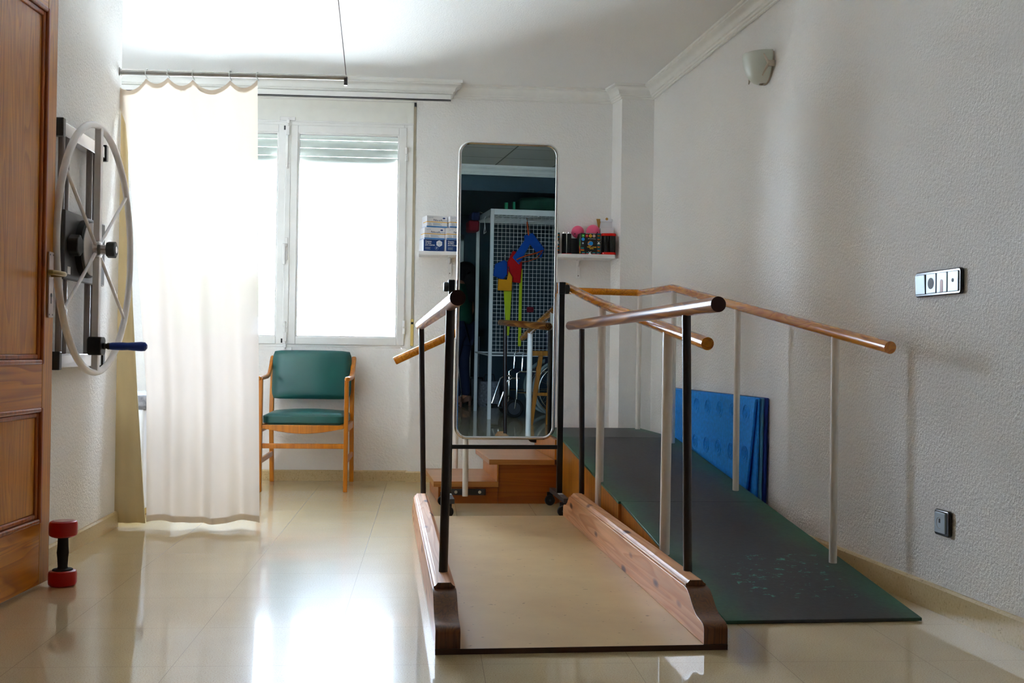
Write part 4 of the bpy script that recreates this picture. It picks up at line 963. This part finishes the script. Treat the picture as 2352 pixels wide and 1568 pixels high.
# wheelchair inside the cage
wc = thing('wheelchair', 'chrome wheelchair parked under the mesh cage, in the mirror', 'wheelchair', (1.80, .30, 0))
for sy in (.24, -.24):
    wv = obj('drive_wheel', tube(bmn(), circ((.16, sy, .31), .292, (1, 0, 0), (0, 0, 1), 60), .018, 10, True), 'tyre', wc)
    obj('wheel_rim', tube(bmn(), circ((.16, sy, .31), .268, (1, 0, 0), (0, 0, 1), 60), .008, 8, True), 'chrome', wv)
    obj('push_rim', tube(bmn(), circ((.16, sy*1.17, .31), .24, (1, 0, 0), (0, 0, 1), 60), .008, 8, True), 'chrome', wv)
    b = bmn(); 
    for k in range(18): cyl(b, (.16, sy+.012*(-1)**k, .31), (.16+.266*math.cos(k*R(20)), sy, .31+.266*math.sin(k*R(20))), .0012, seg=5)
    obj('wheel_spokes', b, 'chrome', wv); obj('wheel_hub', lathe(bmn(), [(.02, -.03), (.025, 0), (.02, .03)], (.16, sy, .31), (0, 1, 0)), 'chrome', wv)
    cw = obj('caster', tube(bmn(), circ((-.33, sy*.9, .1), .082, (1, 0, 0), (0, 0, 1), 40), .018, 10, True), 'blackrubber', wc)
    b = bmn(); lathe(b, [(.075, -.008), (.075, .008)], (-.33, sy*.9, .1), (0, 1, 0)); obj('caster_disc', b, 'darkgrey', cw)
    b = bmn(); 
    for q in (-.028, .028): tube(b, [(-.33, sy*.9+q, .1), (-.32, sy*.9+q, .19), (-.31, sy*.9, .205)], .007, 8)
    obj('caster_fork', b, 'chrome', cw)
    b = bmn(); tube(b, [(.14, sy, .93), (.10, sy, .90), (.12, sy, .5), (.12, sy, .31)], .011, 10); tube(b, [(.12, sy, .49), (-.28, sy, .49), (-.31, sy, .47), (-.31, sy, .2)], .011, 10); tube(b, [(.12, sy, .27), (-.31, sy, .27)], .011, 10); obj('side_frame', b, 'chrome', wc)
    b = bmn(); tube(b, [(.11, sy, .70), (-.20, sy, .70), (-.25, sy, .67), (-.26, sy, .49)], .011, 10); k_ = obj('armrest', b, 'chrome', wc); obj('arm_pad', box(bmn(), -.2, .08, sy-.022, sy+.022, .705, .73), 'blackplastic', k_, .006)
    b = bmn(); tube(b, [(-.28, sy*.95, .42), (-.36, sy*.95, .42), (-.41, sy*.95, .39), (-.50, sy*.9, .12)], .011, 10); k_ = obj('footrest', b, 'chrome', wc); obj('foot_plate', box(bmn(), -.57, -.45, sy*.55-.07, sy*.55+.07, .10, .115), 'blackplastic', k_, .004)
obj('seat', box(bmn(), -.28, .13, -.235, .235, .47, .50), 'navycloth', wc, .01); obj('backrest', box(bmn(), .085, .115, -.235, .235, .52, .90), 'navycloth', wc, .01)
b = bmn(); bar(b, (-.1, -.23, .28), (-.1, .23, .48), .02); bar(b, (-.08, .23, .28), (-.08, -.23, .48), .02); obj('cross_brace', b, 'chrome', wc)
# wooden trestle
tr_ = thing('trestle', 'orange wooden trestle right of the wheelchair, in the mirror', 'trestle', (1.66, 1.22, 0))
obj('top_beam', box(bmn(), -.16, .16, -.04, .04, .68, .73), 'trestle', tr_, .004)
for x0, x1 in ((-.06, -.15), (.05, .02), (.13, .20)):
    obj('leg', bar(bmn(), (x0, 0, .69), (x1, .0 if x1 < .1 else .1, .0), .04, .05), 'trestle', tr_, .003)
obj('tie_bar', bar(bmn(), (-.11, 0, .3), (.04, 0, .3), .02, .03), 'trestle', tr_, .002)
# bags by the far wall
t_ = thing('trolley_bag', 'small black trolley bag with a long handle at the rear, in the mirror', 'bag', (1.30, -1.3, 0))
obj('bag_body', box(bmn(), -.06, .10, -.10, .10, .05, .33), 'blackplastic', t_, .02, 3); obj('trolley_handle', tube(bmn(), [(-.04, -.08, .30), (-.04, -.08, .82), (.07, -.08, .82), (.07, -.08, .30)], .008, 8), 'chrome', t_)
b = bmn()
for x in (-.05, .09): cyl(b, (x-.01, -.09, .03), (x+.01, -.09, .03), .03, seg=16)
obj('trolley_wheel', b, 'blackrubber', t_); obj('trolley_stand', box(bmn(), -.05, .09, .07, .09, 0, .06), 'blackplastic', t_)
t_ = thing('tote_bag', 'grey patterned tote bag on the rear floor, in the mirror', 'bag', (1.43, -.95, 0))
b = bmn(); rings(b, [[Vector((x*s_, y*s_*.9, z)) for x, y in rrect(.24, .16, .04)] for z, s_ in ((0, .95), (.05, 1.05), (.18, 1.0), (.30, .92))]); obj('bag_body', b, 'greybag', t_); obj('bag_handle', tube(bmn(), [(-.07, 0, .29), (-.05, 0, .38), (.05, 0, .38), (.07, 0, .29)], .008, 8), 'blackplastic', t_)

# ------------------------------------------------------------------ woman standing at the rear, back turned, seen in the mirror
pw = thing('person', 'woman with long dark hair, green top and dark jeans, back turned, in the mirror', 'person', (1.09, -.95, 0), R(212))
# local: faces +x ... rotated so that she looks away to the left of the mirror picture
def skin(name, verts, edges, rad, mat_, sub=2, parent=pw):
    me = bpy.data.meshes.new(name); b = bmn(); lay = b.verts.layers.skin.verify()
    vv = []
    for i, p in enumerate(verts):
        v = b.verts.new(p); r_ = rad[i]; r_ = r_ if isinstance(r_, tuple) else (r_, r_); v[lay].radius = r_; v[lay].use_root = (i == 0); vv.append(v)
    for a, c in edges: b.edges.new((vv[a], vv[c]))
    b.to_mesh(me); b.free(); me.materials.append(M[mat_]); o = bpy.data.objects.new(name, me); sc.collection.objects.link(o); o.parent = parent
    s_ = o.modifiers.new('skin', 'SKIN'); s_.use_smooth_shade = True; s2 = o.modifiers.new('sub', 'SUBSURF'); s2.levels = sub; s2.render_levels = sub
    return o
bv = [(0, 0, .96), (0, 0, 1.10), (.01, 0, 1.24), (0, 0, 1.40), (.01, 0, 1.47), (.02, 0, 1.55), (.03, 0, 1.62), (.02, 0, 1.69),
      (0, .09, .90), (.01, .10, .50), (-.03, .10, .12), (.09, .11, .05), (0, -.09, .90), (.07, -.10, .51), (-.01, -.10, .12), (.11, -.11, .05),
      (0, .17, 1.39), (-.03, .21, 1.12), (.10, .20, .93), (0, -.17, 1.39), (-.03, -.21, 1.12), (.12, -.19, .95), (.15, .20, .87), (.17, -.18, .90)]
be = [(0, 1), (1, 2), (2, 3), (3, 4), (4, 5), (5, 6), (6, 7), (0, 8), (8, 9), (9, 10), (10, 11), (0, 12), (12, 13), (13, 14), (14, 15), (3, 16), (16, 17), (17, 18), (3, 19), (19, 20), (20, 21), (18, 22), (21, 23)]
br = [(.12, .16), (.10, .13), (.11, .15), (.09, .15), .05, (.08, .07), (.095, .078), (.07, .06), .088, .058, .04, .026, .088, .058, .04, .026, .05, .038, .028, .05, .038, .028, .024, .024]
body = skin('body', bv, be, br, 'skin')
tp = [(0, 0, .93), (0, 0, 1.08), (.01, 0, 1.24), (0, 0, 1.39), (.005, 0, 1.44), (0, .17, 1.385), (-.015, .195, 1.27), (0, -.17, 1.385), (-.015, -.195, 1.27)]
skin('blouse', tp, [(0, 1), (1, 2), (2, 3), (3, 4), (3, 5), (5, 6), (3, 7), (7, 8)], [(.15, .19), (.12, .15), (.125, .165), (.110, .170), .06, .076, .064, .076, .064], 'topgreen')
jv = [(0, 0, .95), (0, .09, .89), (.01, .10, .50), (-.03, .10, .11), (0, -.09, .89), (.07, -.10, .51), (-.01, -.10, .11)]
skin('trousers', jv, [(0, 1), (1, 2), (2, 3), (0, 4), (4, 5), (5, 6)], [(.13, .17), .1, .068, .055, .1, .068, .055], 'jeans')
hv = [(.0, 0, 1.70), (-.035, 0, 1.64), (-.07, 0, 1.54), (-.09, 0, 1.42), (-.10, 0, 1.30), (-.09, 0, 1.22), (.0, .07, 1.62), (.0, -.07, 1.62), (-.03, .09, 1.48), (-.03, -.09, 1.48)]
skin('hair', hv, [(0, 1), (1, 2), (2, 3), (3, 4), (4, 5), (1, 6), (1, 7), (6, 8), (7, 9)], [(.085, .09), (.10, .115), (.08, .13), (.065, .13), (.055, .11), (.03, .05), .068, .068, .055, .055], 'hair')
b = bmn()
for s in (.028, -.028): ball(b, (.118, s, 1.635), .011, seg=12)
obj('eyes', b, 'whiteprint', pw); obj('nose', ball(bmn(), (.125, 0, 1.605), .012, (1, .8, 1.6), 12), 'skin', pw); obj('mouth', ball(bmn(), (.112, 0, 1.57), .02, (.4, 1, .3), 12), 'redprint', pw)
b = bmn()
for s in (.075, -.075): ball(b, (.02, s, 1.61), .022, (.8, .4, 1.3), 12)
obj('ears', b, 'skin', pw)
for (x, y), s in (((.15, .20), 1), ((.17, -.18), -1)):
    zt = .87 if s > 0 else .90
    hd = obj('hand', ball(bmn(), (x+.03, y, zt-.03), .03, (1.1, .5, 1.2), 14), 'skin', pw)
    for k in range(4): obj('finger', tube(bmn(), [(x+.045-.014*k, y, zt-.055), (x+.052-.014*k, y-.004*s, zt-.085), (x+.045-.014*k, y-.012*s, zt-.11+.008*abs(k-1.5))], [.008, .0075, .006], 8), 'skin', hd)
    obj('thumb', tube(bmn(), [(x+.05, y-.01*s, zt-.02), (x+.07, y-.02*s, zt-.045), (x+.07, y-.025*s, zt-.07)], [.009, .0085, .007], 8), 'skin', hd)
for y, x in ((.105, -.03), (-.105, -.01)):
    b = bmn(); rings(b, [[Vector((x+px, y+py*w_, z_)) for py, z_ in ((-1, .0+zo), (1, zo), (1, zo+h_*.6), (.6, zo+h_), (-.6, zo+h_), (-1, zo+h_*.6))] for px, w_, zo, h_ in ((-.055, .03, .062, .06), (.0, .038, .05, .075), (.06, .042, .018, .06), (.12, .045, .003, .05), (.17, .038, .002, .04), (.205, .018, .002, .03))])
    box(b, x-.058, x-.03, y-.012, y+.012, 0, .075); obj('shoe', b, 'shoe', pw, .004)
